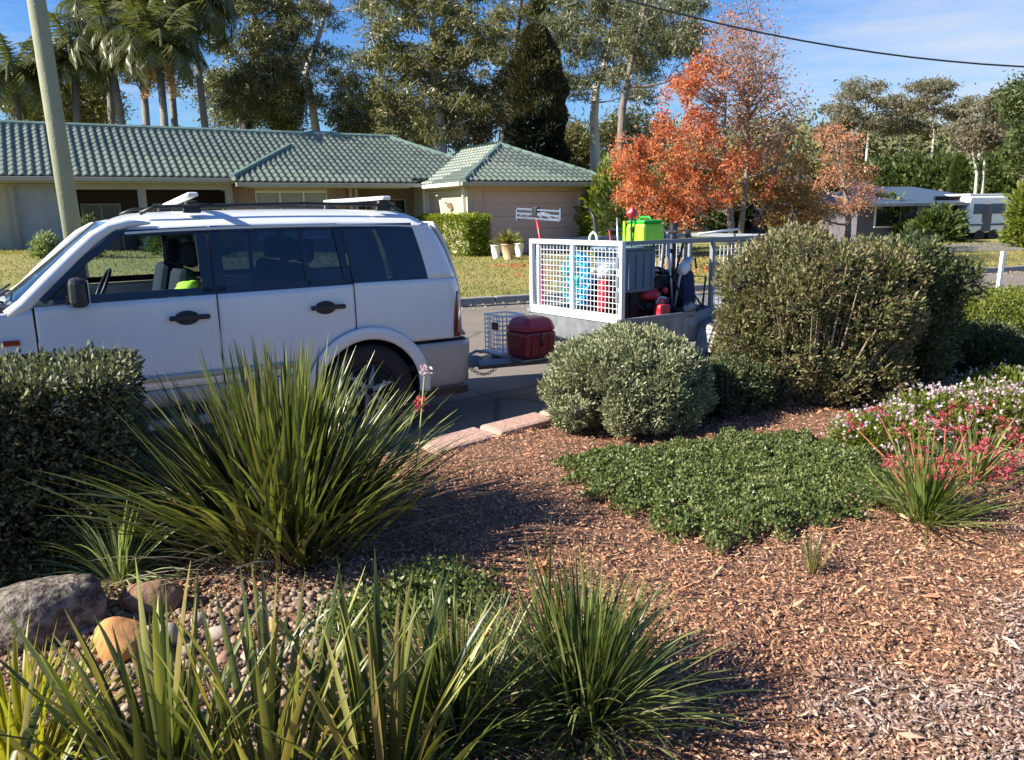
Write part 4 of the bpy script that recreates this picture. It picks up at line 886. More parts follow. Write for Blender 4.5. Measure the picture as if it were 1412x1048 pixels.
def edgeR(t): return UR(1.25 + t * .45)
for far in (False, True):
    Yf = (lambda y: CW - y) if far else (lambda y: y)
    fr = lambda u: arch(u, WF, .51, .60); rr_ = lambda u: arch(u, WR, .515, .60)
    # fender and its lower strip
    panel('fender', K(-3.72), K(-2.462), fr, lambda u: 1.10 + .105 * min(1, (u + 3.72) / 1.2), 60, 12, M['paint'], car, far)
    # doors
    fd = panel('front_door', K(-2.45), K(-1.338), K(.60), belt, 30, 14, M['paint'], car, far)
    panel('lower_panel', K(-2.45), K(-1.338), K(.47), K(.594), 20, 3, M['lower'], fd, far, -.006)
    rd = panel('rear_door', K(-1.326), K(-.325), rr_, belt, 50, 14, M['paint'], car, far)
    panel('lower_panel', K(-1.326), K(-.78), K(.47), K(.594), 14, 3, M['lower'], rd, far, -.006)
    # quarter
    panel('rear_quarter', K(-.313), lambda t: UR(.76 + .49 * t), lambda u: arch(u, WR, .515, .755), K(1.255), 60, 16, M['paint'], car, far)
    panel('rear_pillar', lambda t: .315 - .10 * t ** 1.3, edgeR, K(1.256), K(1.70), 22, 12, M['paint'], car, far)
    # arch flares
    for c, nm in ((WR, 'wheel_arch_flare'), (WF, 'wheel_arch_flare')):
        a0, a1 = (-.10, PI + .20)
        def ff(s, t, c=c):
            a = a0 + (a1 - a0) * s; r = .435 + .083 * t; u = c + r * math.cos(a); h = WH + r * math.sin(a)
            y = side_y(u, min(h, 1.2)) - .006 * math.sin(PI * min(1, t * 1.05)) ** .6; return (u, Yf(y), h)
        mb = MB().grid(ff, 60, 5)
        if not far: mb.f = [tuple(reversed(q)) for q in mb.f]
        mb.build(nm, M['paint'] if c == WR else M['paint'], car, smooth=True, solid=.03)
        # liner
        def lf_(s, t, c=c): a = -.25 + (PI + .5) * s; r = .445; return (c + r * math.cos(a), Yf(.02 + .5 * t), WH + r * math.sin(a))
        MB().grid(lf_, 24, 1).build('wheel_arch_liner', M['black'], car)
        MB().box((c, Yf(.53), .6), (.95, .02, .62)).build('wheel_arch_liner', M['black'], car)
    # bumpers wrap round the corner
    def bf(s, t):
        h = .33 + .395 * t; u = .17 + .05 * (1 - t) + (UR(h) - .17) * s; u = min(u, UR(h)); y = side_y(u, h) - .012 + (.03 * (1 - t) ** 3); return (u, Yf(y), h)
    mb = MB().grid(bf, 30, 10)
    if far: mb.f = [tuple(reversed(q)) for q in mb.f]
    mb.build('rear_bumper', M['lower'], car, smooth=True, solid=-.03)
    MB().grid(lambda s, t: (.25 + .40 * s, Yf(side_y(.25 + .4 * s, .5) + .005), .27 + .06 * t), 12, 2).build('bumper_trim', M['black'], car, solid=.02)
    def nf(s, t):
        h = .38 + .35 * t; a = s * PI / 2 * 1.0; u = -3.55 + .5 * (1 - math.cos(a)) * 0 - .23 * math.sin(a) ; return (-3.50 - .27 * math.sin(a), Yf(.02 + .9 * (1 - math.cos(a))), h)
    MB().grid(nf, 14, 5).build('front_bumper', M['lower'], car, smooth=True, solid=.03)
    # side step
    st_ = MB().box((-1.62, Yf(-.035), .375), (1.95, .17, .07)).build('side_step', M['trim'], car, bevel=.02)
    mm_ = MB()
    for i in range(4): mm_.box((-1.62, Yf(-.1 + .035 * i), .414), (1.85, .012, .012))
    mm_.build('tread', M['black'], st_)
    MB().box((-1.62, Yf(.06), .43), (1.9, .06, .09)).build('sill', M['black'], car)
    # greenhouse: black frames
    wt = 1.695
    def gy(h, o=.004): return side_y(-1.2, h) + o
    def fbar(pts, wdt, nm, m_, par, o=.0, th=.03):
        for i in range(len(pts) - 1):
            (u0, h0), (u1, h1) = pts[i], pts[i + 1]; L2 = math.hypot(u1 - u0, h1 - h0); nx_, nz_ = -(h1 - h0) / L2 * wdt / 2, (u1 - u0) / L2 * wdt / 2
            q = [(u0 + nx_, h0 + nz_), (u1 + nx_, h1 + nz_), (u1 - nx_, h1 - nz_), (u0 - nx_, h0 - nz_)]
            MB_ = MB().prism([(u, Yf(gy(h) + o), h) for u, h in q], (0, (-1 if far else 1) * th, 0))
            yield MB_
    def frame(paths, nm, m_, par, o=.0, th=.03):
        mb = MB()
        for pts, wdt in paths:
            for q in fbar(pts, wdt, nm, m_, par, o, th): b0 = len(mb.v); mb.v += q.v; mb.f += [tuple(b0 + i for i in f_) for f_ in q.f]
        return mb.build(nm, m_, par)
    frame([([(-2.34, 1.255), (-1.34, 1.262)], .05), ([(-1.90, 1.672), (-1.34, 1.688)], .04), ([(-2.40, 1.25), (-2.13, 1.50), (-1.90, 1.68)], .045), ([(-1.385, 1.25), (-1.395, 1.69)], .07)], 'window_frame', M['gloss_black'], fd)
    MB().prism([(-2.38, Yf(gy(1.26)), 1.26), (-2.13, Yf(gy(1.26)), 1.26), (-2.13, Yf(gy(1.48)), 1.48)], (0, (-1 if far else 1) * .03, 0)).build('mirror_sail', M['black'], fd)
    frame([([(-1.325, 1.263), (-.34, 1.272)], .05), ([(-1.325, 1.688), (-.40, 1.688)], .045), ([(-1.30, 1.25), (-1.30, 1.69)], .07), ([(-.355, 1.25), (-.41, 1.69)], .055), ([(-.66, 1.26), (-.69, 1.69)], .035)], 'window_frame', M['gloss_black'], rd)
    # panes
    def pane(q, nm, m_, par, o=.018): return MB().prism([(u, Yf(side_y(min(u, .2), h) + o), h) for u, h in q], (0, (-1 if far else 1) * .005, 0)).build(nm, m_, par)
    if far: pane([(-2.3, 1.26), (-1.4, 1.26), (-1.4, 1.68), (-1.93, 1.66)], 'window_pane', M['glass'], fd)
    pane([(-1.29, 1.27), (-.67, 1.27), (-.70, 1.68), (-1.29, 1.68)], 'window_pane', M['tint'], rd)
    pane([(-.655, 1.27), (-.36, 1.27), (-.41, 1.68), (-.68, 1.68)], 'window_pane', M['tint'], rd)
    pane([(-.30, 1.262), (.322, 1.262), (.325, 1.30), (.24, 1.64), (.20, 1.675), (-.355, 1.69)], 'quarter_window', M['tint'], car, .006)
    frame([([(-.30, 1.262), (.31, 1.262)], .02), ([(-.35, 1.688), (.22, 1.688)], .03), ([(-.305, 1.26), (-.365, 1.69)], .02)], 'quarter_window_frame', M['gloss_black'], car, -.002, .01)
    # white A pillar and roof side
    ap = MB().tube([(u, Yf(side_y(-1.2, h) + .035), h) for u, h in ((-2.60, 1.175), (-2.50, 1.235), (-2.34, 1.39), (-2.18, 1.54), (-2.06, 1.645), (-1.96, 1.705), (-1.84, 1.735), (-1.70, 1.735))], [.04, .05, .05, .048, .046, .040, .03, .008], 10)
    ap.build('front_pillar', M['paint'], car, smooth=True)
    # mirror
    mi = thing('door_mirror', None, None); mi.parent = fd
    MB().box((-2.20, Yf(-.17), 1.315), (.11, .20, .185), taper=.9).build('housing', M['black'], mi, bevel=.035)
    MB().box((-2.143, Yf(-.17), 1.315), (.006, .16, .14)).build('mirror_glass', M['silver'], mi)
    MB().box((-2.22, Yf(-.02), 1.26), (.09, .13, .05)).build('arm', M['black'], mi)
    # handles
    for par, u in ((fd, -1.545), (rd, -.555)):
        hn = thing('handle', None, None); hn.parent = par
        cup = MB().lathe([(.0, -.006), (.075, -.006), (.082, 0), (.082, .006)], n=24, axis='Y'); y0_ = side_y(u, 1.085)
        for v in cup.v: v.x = v.x * 1.0 + u; v.z = v.z * .62 + 1.085; v.y = Yf(v.y + y0_ - .004)
        cup.build('recess', M['black'], hn)
        MB().box((u + .015, Yf(y0_ - .03), 1.088), (.27, .03, .036)).build('grip', M['black'], hn, bevel=.012)
    # marker lamp, tail lamp
    MB().box((-2.60, Yf(side_y(-2.6, 1.0) - .004), 1.005), (.10, .02, .036)).build('side_marker', M['amber'], car, bevel=.008)
    def tf(s, t):
        h = .762 + .375 * t; lo = UR(h) - .135 + .07 * t ** 2; u = lo + (UR(h) + .006 - lo) * s; R = .16; return (u, Yf(side_y(min(u, UR(h)), h) - .010 * math.sin(PI * min(1, .15 + s))), h)
    mb = MB().grid(tf, 10, 12)
    if far: mb.f = [tuple(reversed(q)) for q in mb.f]
    tl = mb.build('tail_light', M['redlens'], car, smooth=True, solid=-.02)
    # side moulding
    panel('side_moulding', K(-2.44), K(-1.345), K(.655), K(.70), 16, 2, M['lower'], fd, far, -.012, .012); panel('side_moulding', K(-1.32), K(-.80), K(.655), K(.70), 10, 2, M['lower'], rd, far, -.012, .012)
    # mud flap
    MB().box((.24, Yf(.14), .33), (.02, .22, .26)).build('mud_flap', M['black'], car)
    # roof rail
    ry_ = .235
    rl = MB().tube([(-1.75, Yf(ry_), 1.80), (-1.65, Yf(ry_), 1.845), (-.6, Yf(ry_), 1.862), (.1, Yf(ry_), 1.845), (.2, Yf(ry_), 1.79)], .014, 8).build('roof_rail', M['black'], car, smooth=True)
# wheels
def wheel(u, far):
    w_ = thing('wheel', None, None); w_.parent = car; w_.location = (u, (CW - .14) if far else .14, WH); s_ = 1 if far else -1
    MB().lathe([(.225, -.11), (.25, -.125), (.34, -.13), (.375, -.115), (.385, -.08), (.388, 0), (.385, .08), (.375, .115), (.34, .13), (.25, .125), (.225, .11)], axis='Y', n=40).build('tyre', M['rubber'], w_, smooth=True)
    r = MB().lathe([(.20, s_ * -.02), (.228, s_ * .10), (.215, s_ * .118), (.205, s_ * .10), (.19, s_ * .04)], axis='Y', n=36)
    for k in range(6):
        a = k * PI / 3 + .3; c = Vector((math.cos(a), 0, math.sin(a))); r.tube([c * .03 + Vector((0, s_ * .085, 0)), c * .12 + Vector((0, s_ * .09, 0)), c * .21 + Vector((0, s_ * .075, 0))], [.04, .032, .038], 6)
    r.lathe([(.0, s_ * .10), (.05, s_ * .10), (.06, s_ * .06)], axis='Y', n=20); r.build('rim', M['alloy'], w_, smooth=False)
    return w_
for u in (WR, WF):
    for far in (False, True): wheel(u, far)
# bonnet, roof, glass, tail, floor
def roofz(v): e = abs(v - CW / 2) / (CW / 2 - .085); return 1.70 + .125 * (1 - min(1, e) ** 5)
def rf(s, t):
    v = .085 + (CW - .17) * t; e = abs(v - CW / 2) / (CW / 2 - .085); z = roofz(v); u0 = -1.97 + .10 * e ** 2; u = u0 + (.40 - .04 * e ** 2 - u0) * s
    z -= (.085 * max(0, 1 - s / .12) ** 2 + .09 * max(0, (s - .93) / .07) ** 2) * (1 - min(1, e) ** 3) + .025 * (2 * s - 1) ** 2; return (u, v, z)
MB().grid(rf, 40, 40).build('roof', M['paint'], car, smooth=True, solid=-.02)
MB().grid(lambda s, t: (-3.68 + 1.12 * s, .09 + (CW - .18) * t, 1.06 + .15 * s ** .7 + .03 * math.sin(PI * t) - .03 * (2 * t - 1) ** 8), 16, 20).build('bonnet', M['paint'], car, smooth=True, solid=-.02)
MB().grid(lambda s, t: (-3.70 - .06 * math.sin(PI * t), .1 + (CW - .2) * t, .68 + .38 * s), 6, 14).build('grille_panel', M['black'], car)
for yy in (.32, CW - .32): MB().lathe([(.13, -3.80), (.12, -3.70), (0, -3.70)], (0, yy, .88), 'X', 20).build('headlight', M['silver'], car)
MB().box((-2.56, CW / 2, 1.20), (.22, 1.6, .04)).build('cowl', M['black'], car)
def wsf(s, t):
    v = .10 + (CW - .20) * t; e = abs(v - CW / 2) / (CW / 2 - .1); bu = -2.66 + .20 * e ** 2.2; tu = -1.98 + .09 * e ** 2
    return (bu + (tu - bu) * s, v + (CW / 2 - v) * .10 * s, 1.205 + (1.755 - .05 * e ** 3 - 1.205) * s)
MB().grid(wsf, 12, 20).build('windscreen', M['screen'], car, smooth=True)
wi = MB()
for k in range(2): wi.tube([(-2.62, .35 + k * .6, 1.235), (-2.70 + .02, .35 + k * .6, 1.25), (-2.60, .85 + k * .6, 1.28)], .01, 5)
wi.build('wiper', M['black'], car)
def tg(s, t):
    h = .74 + .96 * s; v = .155 + (CW - .31) * t; return (UR(h) + .006, v, h)
MB().grid(tg, 16, 8).build('tailgate', M['paint'], car, smooth=True, solid=-.02)
MB().grid(lambda s, t: (UR(1.22 + .42 * s) + .02, .3 + 1.27 * t, 1.22 + .42 * s), 8, 4).build('rear_window', M['tint'], car)
MB().grid(lambda s, t: (.735, .16 + (CW - .32) * t, .34 + .38 * s), 3, 8).build('rear_bumper', M['lower'], car, smooth=True, solid=.02)
spw = thing('spare_wheel', None, None); spw.parent = car
MB().lathe([(.0, .66), (.36, .66), (.385, .70), (.385, .84), (.35, .87), (.0, .88)], (0, 1.02, 1.02), 'X', 36).build('cover', M['paint'], spw, smooth=True)
MB().box((-1.5, CW / 2, .40), (4.0, 1.5, .12)).build('underbody', M['black'], car)
MB().box((-1.0, CW / 2, .52), (3.0, 1.72, .05)).build('floor', M['seat'], car)
# cabin
MB().box((-2.35, CW / 2, 1.10), (.45, 1.6, .26)).build('dashboard', M['seat'], car, bevel=.06)
MB().grid(lambda s, t: (rf(.04 + .9 * s, t)[0], CW / 2 + (rf(s, t)[1] - CW / 2) * .95, rf(.04 + .9 * s, t)[2] - .035), 16, 16).build('headlining', M['trim'], car, smooth=True)
stw = MB(); c = Vector((-1.98, 1.33, 1.20)); ring = [c + Vector((math.cos(a) * .06 * 1.4, math.sin(a) * .19, math.cos(a) * .17)) for a in [i * 2 * PI / 20 for i in range(21)]]
stw.tube(ring, .014, 6); stw.build('steering_wheel', M['black'], car, smooth=True)
def seat(u, y, wdt=.5, nm='front_seat', hr=True):
    t = thing(nm, None, None); t.parent = car; t.location = (u, y, 0)
    MB().box((0, 0, .76), (.52, wdt, .16)).build('cushion', M['seat'], t, bevel=.05)
    MB().box((.28, 0, 1.10), (.15, wdt * .95, .62), ry=.20, taper=.86).build('backrest', M['seat'], t, bevel=.05)
    if hr: MB().box((.39, 0, 1.50), (.11, .27, .19), ry=.12).build('headrest', M['seat'], t, bevel=.045)
seat(-1.80, .50); seat(-1.80, 1.37)
for yy in (.45, .94, 1.42): seat(-.95, yy, .46, 'rear_seat')
for v_ in (.13, CW - .13): MB().box((-1.35, v_, 1.44), (.09, .04, .40)).build('pillar_trim', M['trim'], car)
# hi-vis vest on the seat (lies in the car: its own thing)
vp = F(CF, 262, 402, v=.22); cm = Matrix.Translation((CF[0], CF[1], 0)) @ Matrix.Rotation(CF[2], 4, 'Z')
ve = MB().grid(lambda s, t: (-.07 + .13 * s, -.04 + .10 * t + .012 * math.sin(9 * s), .05 * math.sin(5 * s + 2) * math.cos(4 * t) - .03 * t), 12, 8).build('safety_vest', M['hivis'], None, smooth=True, solid=.03)
ve.location = cm @ Vector((vp.x, .22, vp.z)); ve.rotation_euler = (1.2, 0, CF[2]); tag(ve, 'bright yellow-green safety vest seen through the open front car window', 'vest')
# roof bars, each a part of the car's rack
for px, py, lb in ((264, 277, 1), (529, 283, 2)):
    q = F(CF, px, py, v=.24); u = q.x; z = min(max(q.z, 1.90), 1.95)
    rb = thing('roof_bar', None, None); rb.parent = car
    MB().box((u, CW / 2 - .02 - (.12 if lb == 1 else 0), z), (.075, 1.50 if lb == 2 else 1.26, .03), rx=(-.045 if lb == 1 else 0)).build('crossbar', M['bar'], rb, bevel=.012)
    for yy in (.26, CW - .26):
        MB().box((u, yy, z - .055), (.13, .07, .09), taper=.6).build('foot', M['black'], rb, bevel=.015)
# tow bar
MB().box((.86, CW / 2, .37), (.40, .07, .06)).build('tow_bar', M['black'], car)

# ------------------------------------------------------------------ TRAILER, local x rearwards from the near front corner
TF_ = (1.045, 7.46, .63); TW = 1.37; TL = 2.5
tra = thing('trailer', 'galvanised box trailer with white wire cage, hitched behind the white wagon', 'trailer', (TF_[0], TF_[1], 0), TF_[2])
tm = Matrix.Translation((TF_[0], TF_[1], 0)) @ Matrix.Rotation(TF_[2], 4, 'Z')
tb = thing('tub', None, None); tb.parent = tra
MB().box((TL / 2, TW / 2, .46), (TL, TW, .04)).build('floor', M['galv'], tb)
for nm, c, d in (('side_panel', (TL / 2, -.012, .60), (TL, .024, .26)), ('side_panel', (TL / 2, TW + .012, .60), (TL, .024, .26)), ('front_panel', (-.014, TW / 2, .60), (.024, TW + .04, .26)), ('tailgate', (TL + .014, TW / 2, .60), (.024, TW + .04, .26))):
    MB().box(c, d).build(nm, M['galv'], tb)
rl = MB(); rl.box((TL / 2, -.014, .745), (TL + .1, .05, .04)).box((TL / 2, TW + .014, .745), (TL + .1, .05, .04)); rl.build('top_rail', M['cagegrey'], tb)
rl = MB().box((-.016, TW / 2, .745), (.05, TW - .03, .04)).build('top_rail', M['cage'], tb)
# cage
cg = thing('cage', None, None); cg.parent = tra; Z0, Z1 = .77, 1.455; s = .045
for yy in (0, TW): MB().box((0, yy, (Z0 + Z1) / 2), (s, s, Z1 - Z0)).build('corner_post', M['cage'], cg)
MB().box((0, TW / 2, Z1 + s / 2 - .002), (s, TW + s, s)).build('front_rail', M['cage'], cg)
MB().box((0, TW / 2, Z0 + .012), (s, TW - s, .03)).build('front_rail', M['cage'], cg)
MB().box((0, .70, (Z0 + Z1) / 2 + .01), (s * .8, .035, Z1 - Z0 - .03)).build('centre_post', M['cage'], cg)
MB().box((0, TW - .11, (Z0 + Z1) / 2), (.03, .03, Z1 - Z0 - .03)).build('inner_post', M['cage'], cg)
def meshpanel(o, ax, L1, L2, step, r, m_, par):
    mb = MB(); ax = Vector(ax); n1 = int(L1 / step); n2 = int(L2 / step)
    for i in range(n1 + 1): p = Vector(o) + ax * (i * L1 / n1); mb.tube([p, p + Vector((0, 0, L2))], r, 4, cap=False)
    for j in range(n2 + 1): p = Vector(o) + Vector((0, 0, j * L2 / n2)); mb.tube([p, p + ax * L1], r, 4, cap=False)
    return mb.build('wire_mesh', m_, par)
meshpanel((.012, .025, Z0 + .03), (0, 1, 0), TW - .16, Z1 - Z0 - .04, .052, .0035, M['cage'], cg)
for yy in (0, TW):
    MB().box((TL / 2, yy, Z1 + .02), (TL - .06, .04, .04)).build('side_rail', M['cagegrey'], cg)
    for xx in (1.28, TL): MB().box((xx, yy, (Z0 + Z1) / 2), (.04, .04, Z1 - Z0)).build('post', M['cagegrey'], cg)
    meshpanel((1.34, yy, Z0 + .02), (1, 0, 0), TL - 1.4, Z1 - Z0 - .04, .06, .0035, M['cage'], cg)
meshpanel((.05, TW, Z0 + .02), (1, 0, 0), 1.2, Z1 - Z0 - .04, .075, .003, M['cagegrey'], cg)
MB().box((TL, TW / 2, Z1 + .02), (.04, TW - .04, .04)).build('rear_rail', M['cagegrey'], cg)
lg = F(TF_, 818, 334, u=0); MB().tube([Vector((0, lg.y + .055 * math.cos(a), Z1 + .045 + .07 * math.sin(a))) for a in [i * PI / 10 for i in range(11)]], .012, 6).build('lifting_loop', M['cage'], cg, smooth=True)
# hinge plates on the near post
for zz in (.98, 1.12, 1.30): MB().box((-.03, .03, zz), (.02, .03, .10)).build('hinge', M['galv'], cg)
# drawbar
db = thing('drawbar', None, None); db.parent = tra; hx = -1.22
for yy in (.25, TW - .25): MB().tube([(-.02, yy, .40), (hx, TW / 2 + (yy - TW / 2) * .12, .385)], .045, 4).build('rail', M['galv'], db)
MB().box((hx - .1, TW / 2, .415), (.30, .11, .10)).build('coupling', M['slate'], db, bevel=.02)
MB().tube([(hx - .12, TW / 2, .46), (hx + .02, TW / 2, .51), (hx + .08, TW / 2, .49)], .014, 6).build('coupling_lever', M['galv'], db)
MB().box((-.62, TW / 2 + .02, .425), (.62, .78, .012)).build('carry_plate', M['galv'], db)
chn = MB()
for i in range(16):
    t = i / 15; c = Vector((hx - .15 + .45 * t, TW / 2 - .06, .42 - .13 * math.sin(PI * t))); a0 = i % 2 * PI / 2
    chn.tube([c + Vector((.022 * math.cos(a), .012 * math.sin(a) * math.cos(a0), .012 * math.sin(a) * math.sin(a0 + .5))) for a in [k * 2 * PI / 8 for k in range(9)]], .004, 5, cap=False)
chn.build('safety_chain', M['galv'], db)
# wheel and guard
def twheel(yy):
    w_ = thing('wheel', None, None); w_.parent = tra; w_.location = (1.45, yy, .30)
    MB().lathe([(.16, -.08), (.29, -.085), (.305, -.05), (.305, .05), (.29, .085), (.16, .08)], axis='Y', n=30).build('tyre', M['rubber'], w_, smooth=True)
    MB().lathe([(.0, -.03), (.10, -.05), (.165, -.07), (.165, .07), (.0, .05)], axis='Y', n=24).build('rim', M['galv'], w_, smooth=True)
for yy in (-.14, TW + .14):
    twheel(yy); y0 = yy - .11
    gp = [(1.02, .36), (1.10, .62), (1.28, .68), (1.62, .68), (1.80, .62), (1.88, .36)]
    mb = MB().grid(lambda s, t: (float(np.interp(s * 5, range(6), [p[0] for p in gp])), y0 + .22 * t, float(np.interp(s * 5, range(6), [p[1] for p in gp]))), 10, 1)
    mb.build('mudguard', M['galv'], tra, solid=.01)
# ---- load: each a thing of its own
def tw(v): return tm @ Vector(v)
TI = lambda px, py, u: F(TF_, px, py, u=u)
TS = lambda px, py, v: F(TF_, px, py, v=v)
def loadthing(name, label, cat, at, group=None): return thing(name, label, cat, tw(at), TF_[2], group)
# hose coil
c = TI(800, 386, .10); hc_ = MB(); hc2 = MB(); pts_ = []; random.seed(3)
for i in range(330):
    a = i * .22; r = .15 + .05 * math.sin(i * .37) + random.uniform(-.01, .01)
    pts_.append((random.uniform(-.05, .05) + .03 * math.sin(i * .11), r * math.cos(a) * .78, r * 1.38 * math.sin(a)))
ho = loadthing('garden_hose', 'coiled bright blue garden hose hanging behind the white cage mesh', 'hose', (c.x, c.y, c.z))
hc_.tube(pts_, .013, 6).build('hose', M['hose'], ho, smooth=True)
MB().tube([(p[0] - .03, p[1] * 1.12 + .05, p[2] * 1.0) for p in pts_[:120]], .009, 6).build('teal_hose', M['teal'], ho, smooth=True)
# hand sprayer
c = TI(833, 412, .12); sp_ = loadthing('pump_sprayer', 'red bottle with a big white pump head inside the cage, right of the blue hose', 'sprayer', (c.x, c.y, .80))
h_ = F(TF_, 833, 375, u=.12).z - .80
MB().lathe([(.0, 0), (.062, 0), (.068, .03), (.065, h_ - .12), (.045, h_ - .07), (.04, h_ - .05), (0, h_ - .05)], n=20).build('bottle', M['red'], sp_, smooth=True)
MB().lathe([(.0, h_ - .055), (.075, h_ - .05), (.08, h_ + .01), (.06, h_ + .05), (.03, h_ + .07), (0, h_ + .07)], n=20).build('pump_head', M['white'], sp_, smooth=True)
MB().box((-.07, .04, h_ + .02), (.12, .03, .03)).build('nozzle', M['white'], sp_, bevel=.01)
# white / purple bag low in the cage
c = TI(802, 430, .14); bg_ = shp = loadthing('plastic_bag', 'crumpled pale lilac bag at the bottom of the cage under the hose', 'bag', (c.x, c.y, .80))
blobrock('bag', mat('lilac_bag', (.55, .45, .62), .5), (0, 0, .05), (.06, .13, .07), 5, bg_)
# slate crate
a_ = TS(863, 346, .12); b2 = TS(905, 402, .12); cx_ = (a_.x + b2.x) / 2; W_ = abs(b2.x - a_.x); H_ = a_.z - b2.z
bx_ = loadthing('storage_tub', 'blue-grey plastic storage tub in the trailer under the lime green box', 'tub', (cx_ + .03, .38, b2.z))
MB().box((0, 0, H_ / 2), (W_, .42, H_), taper=1.04).build('tub', M['slate'], bx_, bevel=.02)
MB().box((0, 0, H_ + .012), (W_ + .05, .47, .03)).build('lid', M['slate'], bx_, bevel=.01)
rb_ = MB()
for i in range(4): rb_.box((-W_ / 2 + W_ * (i + .5) / 4, -.222, H_ / 2), (.015, .012, H_ * .8))
rb_.build('rib', M['slate'], bx_)
st2 = MB().box((0, 0, b2.z / 2 + .24), (W_ * .9, .36, b2.z - .49)).build('dark_crate', M['engine'], None, bevel=.01)
st2.location = tw((cx_ + .03, .42, 0)); st2.rotation_euler = (0, 0, TF_[2]); tag(st2, 'black crate on the trailer floor under the blue-grey tub', 'crate')
# lime box
a_ = TI(870, 304, .10); b2 = TI(897, 338, .10); zb = Z1 + .04
lb_ = loadthing('lime_toolbox', 'lime green plastic box riding on top of the trailer load', 'box', (.52, .22, b2.z))
Hh_ = a_.z - b2.z
MB().box((0, 0, Hh_ * .42), (.30, .26, Hh_ * .84), taper=.94).build('body', M['lime'], lb_, bevel=.025)
MB().box((0, 0, Hh_ * .92), (.27, .24, Hh_ * .16)).build('lid', M['limedark'], lb_, bevel=.02)
MB().lathe([(0, -.02), (.02, -.02), (.022, .01), (0, .015)], (-.152, .02, Hh_ * .6), 'X', 14).build('cap', M['black'], lb_)
MB().tube([(0, -.09, Hh_ * .98), (0, -.05, Hh_ * 1.12), (0, .05, Hh_ * 1.12), (0, .09, Hh_ * .98)], .012, 6).build('handle', M['limedark'], lb_, smooth=True)
def pole_thing(name, label, cat, path, r, m_, parts=()):
    """path in trailer coordinates"""
    P0 = Vector(path[0]); t = loadthing(name, label, cat, P0); MB().tube([Vector(p) - P0 for p in path], r, 8).build('shaft', m_, t, smooth=True); return t, P0
q0, q1 = TI(861, 345, .12), TI(861, 305, .12); pole_thing('lime_pole', 'upright lime green tool handle left of the lime box', 'tool handle', [(.12, q0.y, .5), (.12, q1.y, q1.z)], .014, M['lime'])
# rakes held up: grey rake head on red handle
q0, q1 = TI(746, 336, .18), TI(739, 296, .18)
t, P0 = pole_thing('plastic_rake', 'grey-blue plastic rake head raised on a red handle above the cage', 'rake', [(.18, q0.y - .05, .5), (.18, q0.y, q0.z), (.18, q1.y, q1.z)], .014, M['red'])
R0 = Vector((.18, q1.y, q1.z)) - P0
MB().box(R0 + Vector((0, 0, .03)), (.06, .085, .10)).build('clamp', M['black'], t, bevel=.01)
w1 = TI(714, 290, .18).y; w2 = TI(774, 290, .18).y
hd = MB()
for i in range(13):
    f = i / 12; y_ = w1 + (w2 - w1) * f - P0.y; hd.tube([R0 + Vector((-.01, (y_ - R0.y) * .35, .02)), R0 + Vector((-.02, (y_ - R0.y) * .8, -.03 + .02 * math.cos(i * 2))), Vector((0, y_, R0.z - .06)) + Vector((R0.x + .02, 0, .01 * (i % 2)))], .006, 5)
for zz in (.05, 0, -.045): hd.box((R0.x - .012, (w1 + w2) / 2 - P0.y, R0.z + zz), (.012, abs(w2 - w1) * .98, .018), rx=.05)
for yy in (w1, w2): hd.box((R0.x - .012, yy - P0.y, R0.z), (.014, .02, .12))
hd.build('rake_head', M['rake'], t)
# hooked black tool
q = [TI(822, 338, .25), TI(822, 318, .25), TI(819, 300, .25), TI(813, 288, .25)]
pole_thing('hooked_tool', 'black hook-ended tool with a pale grip poking up behind the cage', 'tool', [(.25, q[0].y, .5)] + [(.25, a.y, a.z) for a in q], [.014, .014, .02, .018, .012], M['black'])
q0, q1 = TI(852, 340, .4), TI(851, 300, .4); pole_thing('broom_handle', 'thin weathered tool shaft standing left of the lime handle', 'tool handle', [(.4, q0.y, .5), (.4, q0.y, q0.z), (.4, q1.y, q1.z)], .009, M['silver'])
c = TI(871, 293, .35); t, P0 = pole_thing('red_tool', 'small red tool head sticking up above the lime green box', 'tool', [(.35, c.y, .5), (.35, c.y, c.z - .04)], .012, M['black'])
blobrock('head', M['red'], Vector((.35, c.y, c.z)) - P0, (.05, .06, .055), 8, t)
# mower: deck, engine, handle, wheels, bag
mw = loadthing('lawn_mower', 'dark lawn mower with a red engine cover and folded handle in the trailer', 'lawn mower', (.78, .30, .48))
MB().box((0, 0, .20), (.62, .42, .13), taper=.85).build('deck', M['engine'], mw, bevel=.04)
for xx in (-.26, .26):
    for yy in (-.24, .24): MB().lathe([(0, -.025), (.09, -.025), (.1, 0), (.09, .025), (0, .025)], (xx, yy, .11), 'Y', 18).build('wheel', M['rubber'], mw)
MB().lathe([(0, .26), (.13, .26), (.14, .36), (.11, .42), (0, .43)], (-.10, 0, 0), n=20).build('engine', M['engine'], mw, smooth=True)
MB().lathe([(0, .42), (.115, .42), (.12, .47), (.08, .52), (0, .53)], (-.16, -.06, 0), n=18).build('recoil_cover', M['red'], mw, smooth=True)
MB().box((-.10, -.17, .40), (.12, .08, .09)).build('fuel_tank', M['white'], mw, bevel=.03)
MB().box((-.02, -.14, .50), (.05, .05, .06)).build('fuel_cap', M['red'], mw, bevel=.015)
hdl = MB()
for yy in (-.2, .2): hdl.tube([(.25, yy, .22), (.05, yy, .62), (.18, yy, 1.0)], .013, 8)
hdl.tube([(.18, -.2, 1.0), (.18, .2, 1.0)], .013, 8); hdl.build('handle', M['engine'], mw, smooth=True)
MB().box((-.02, .0, .33), (.18, .18, .14)).build('muffler', M['galv'], mw, bevel=.02)
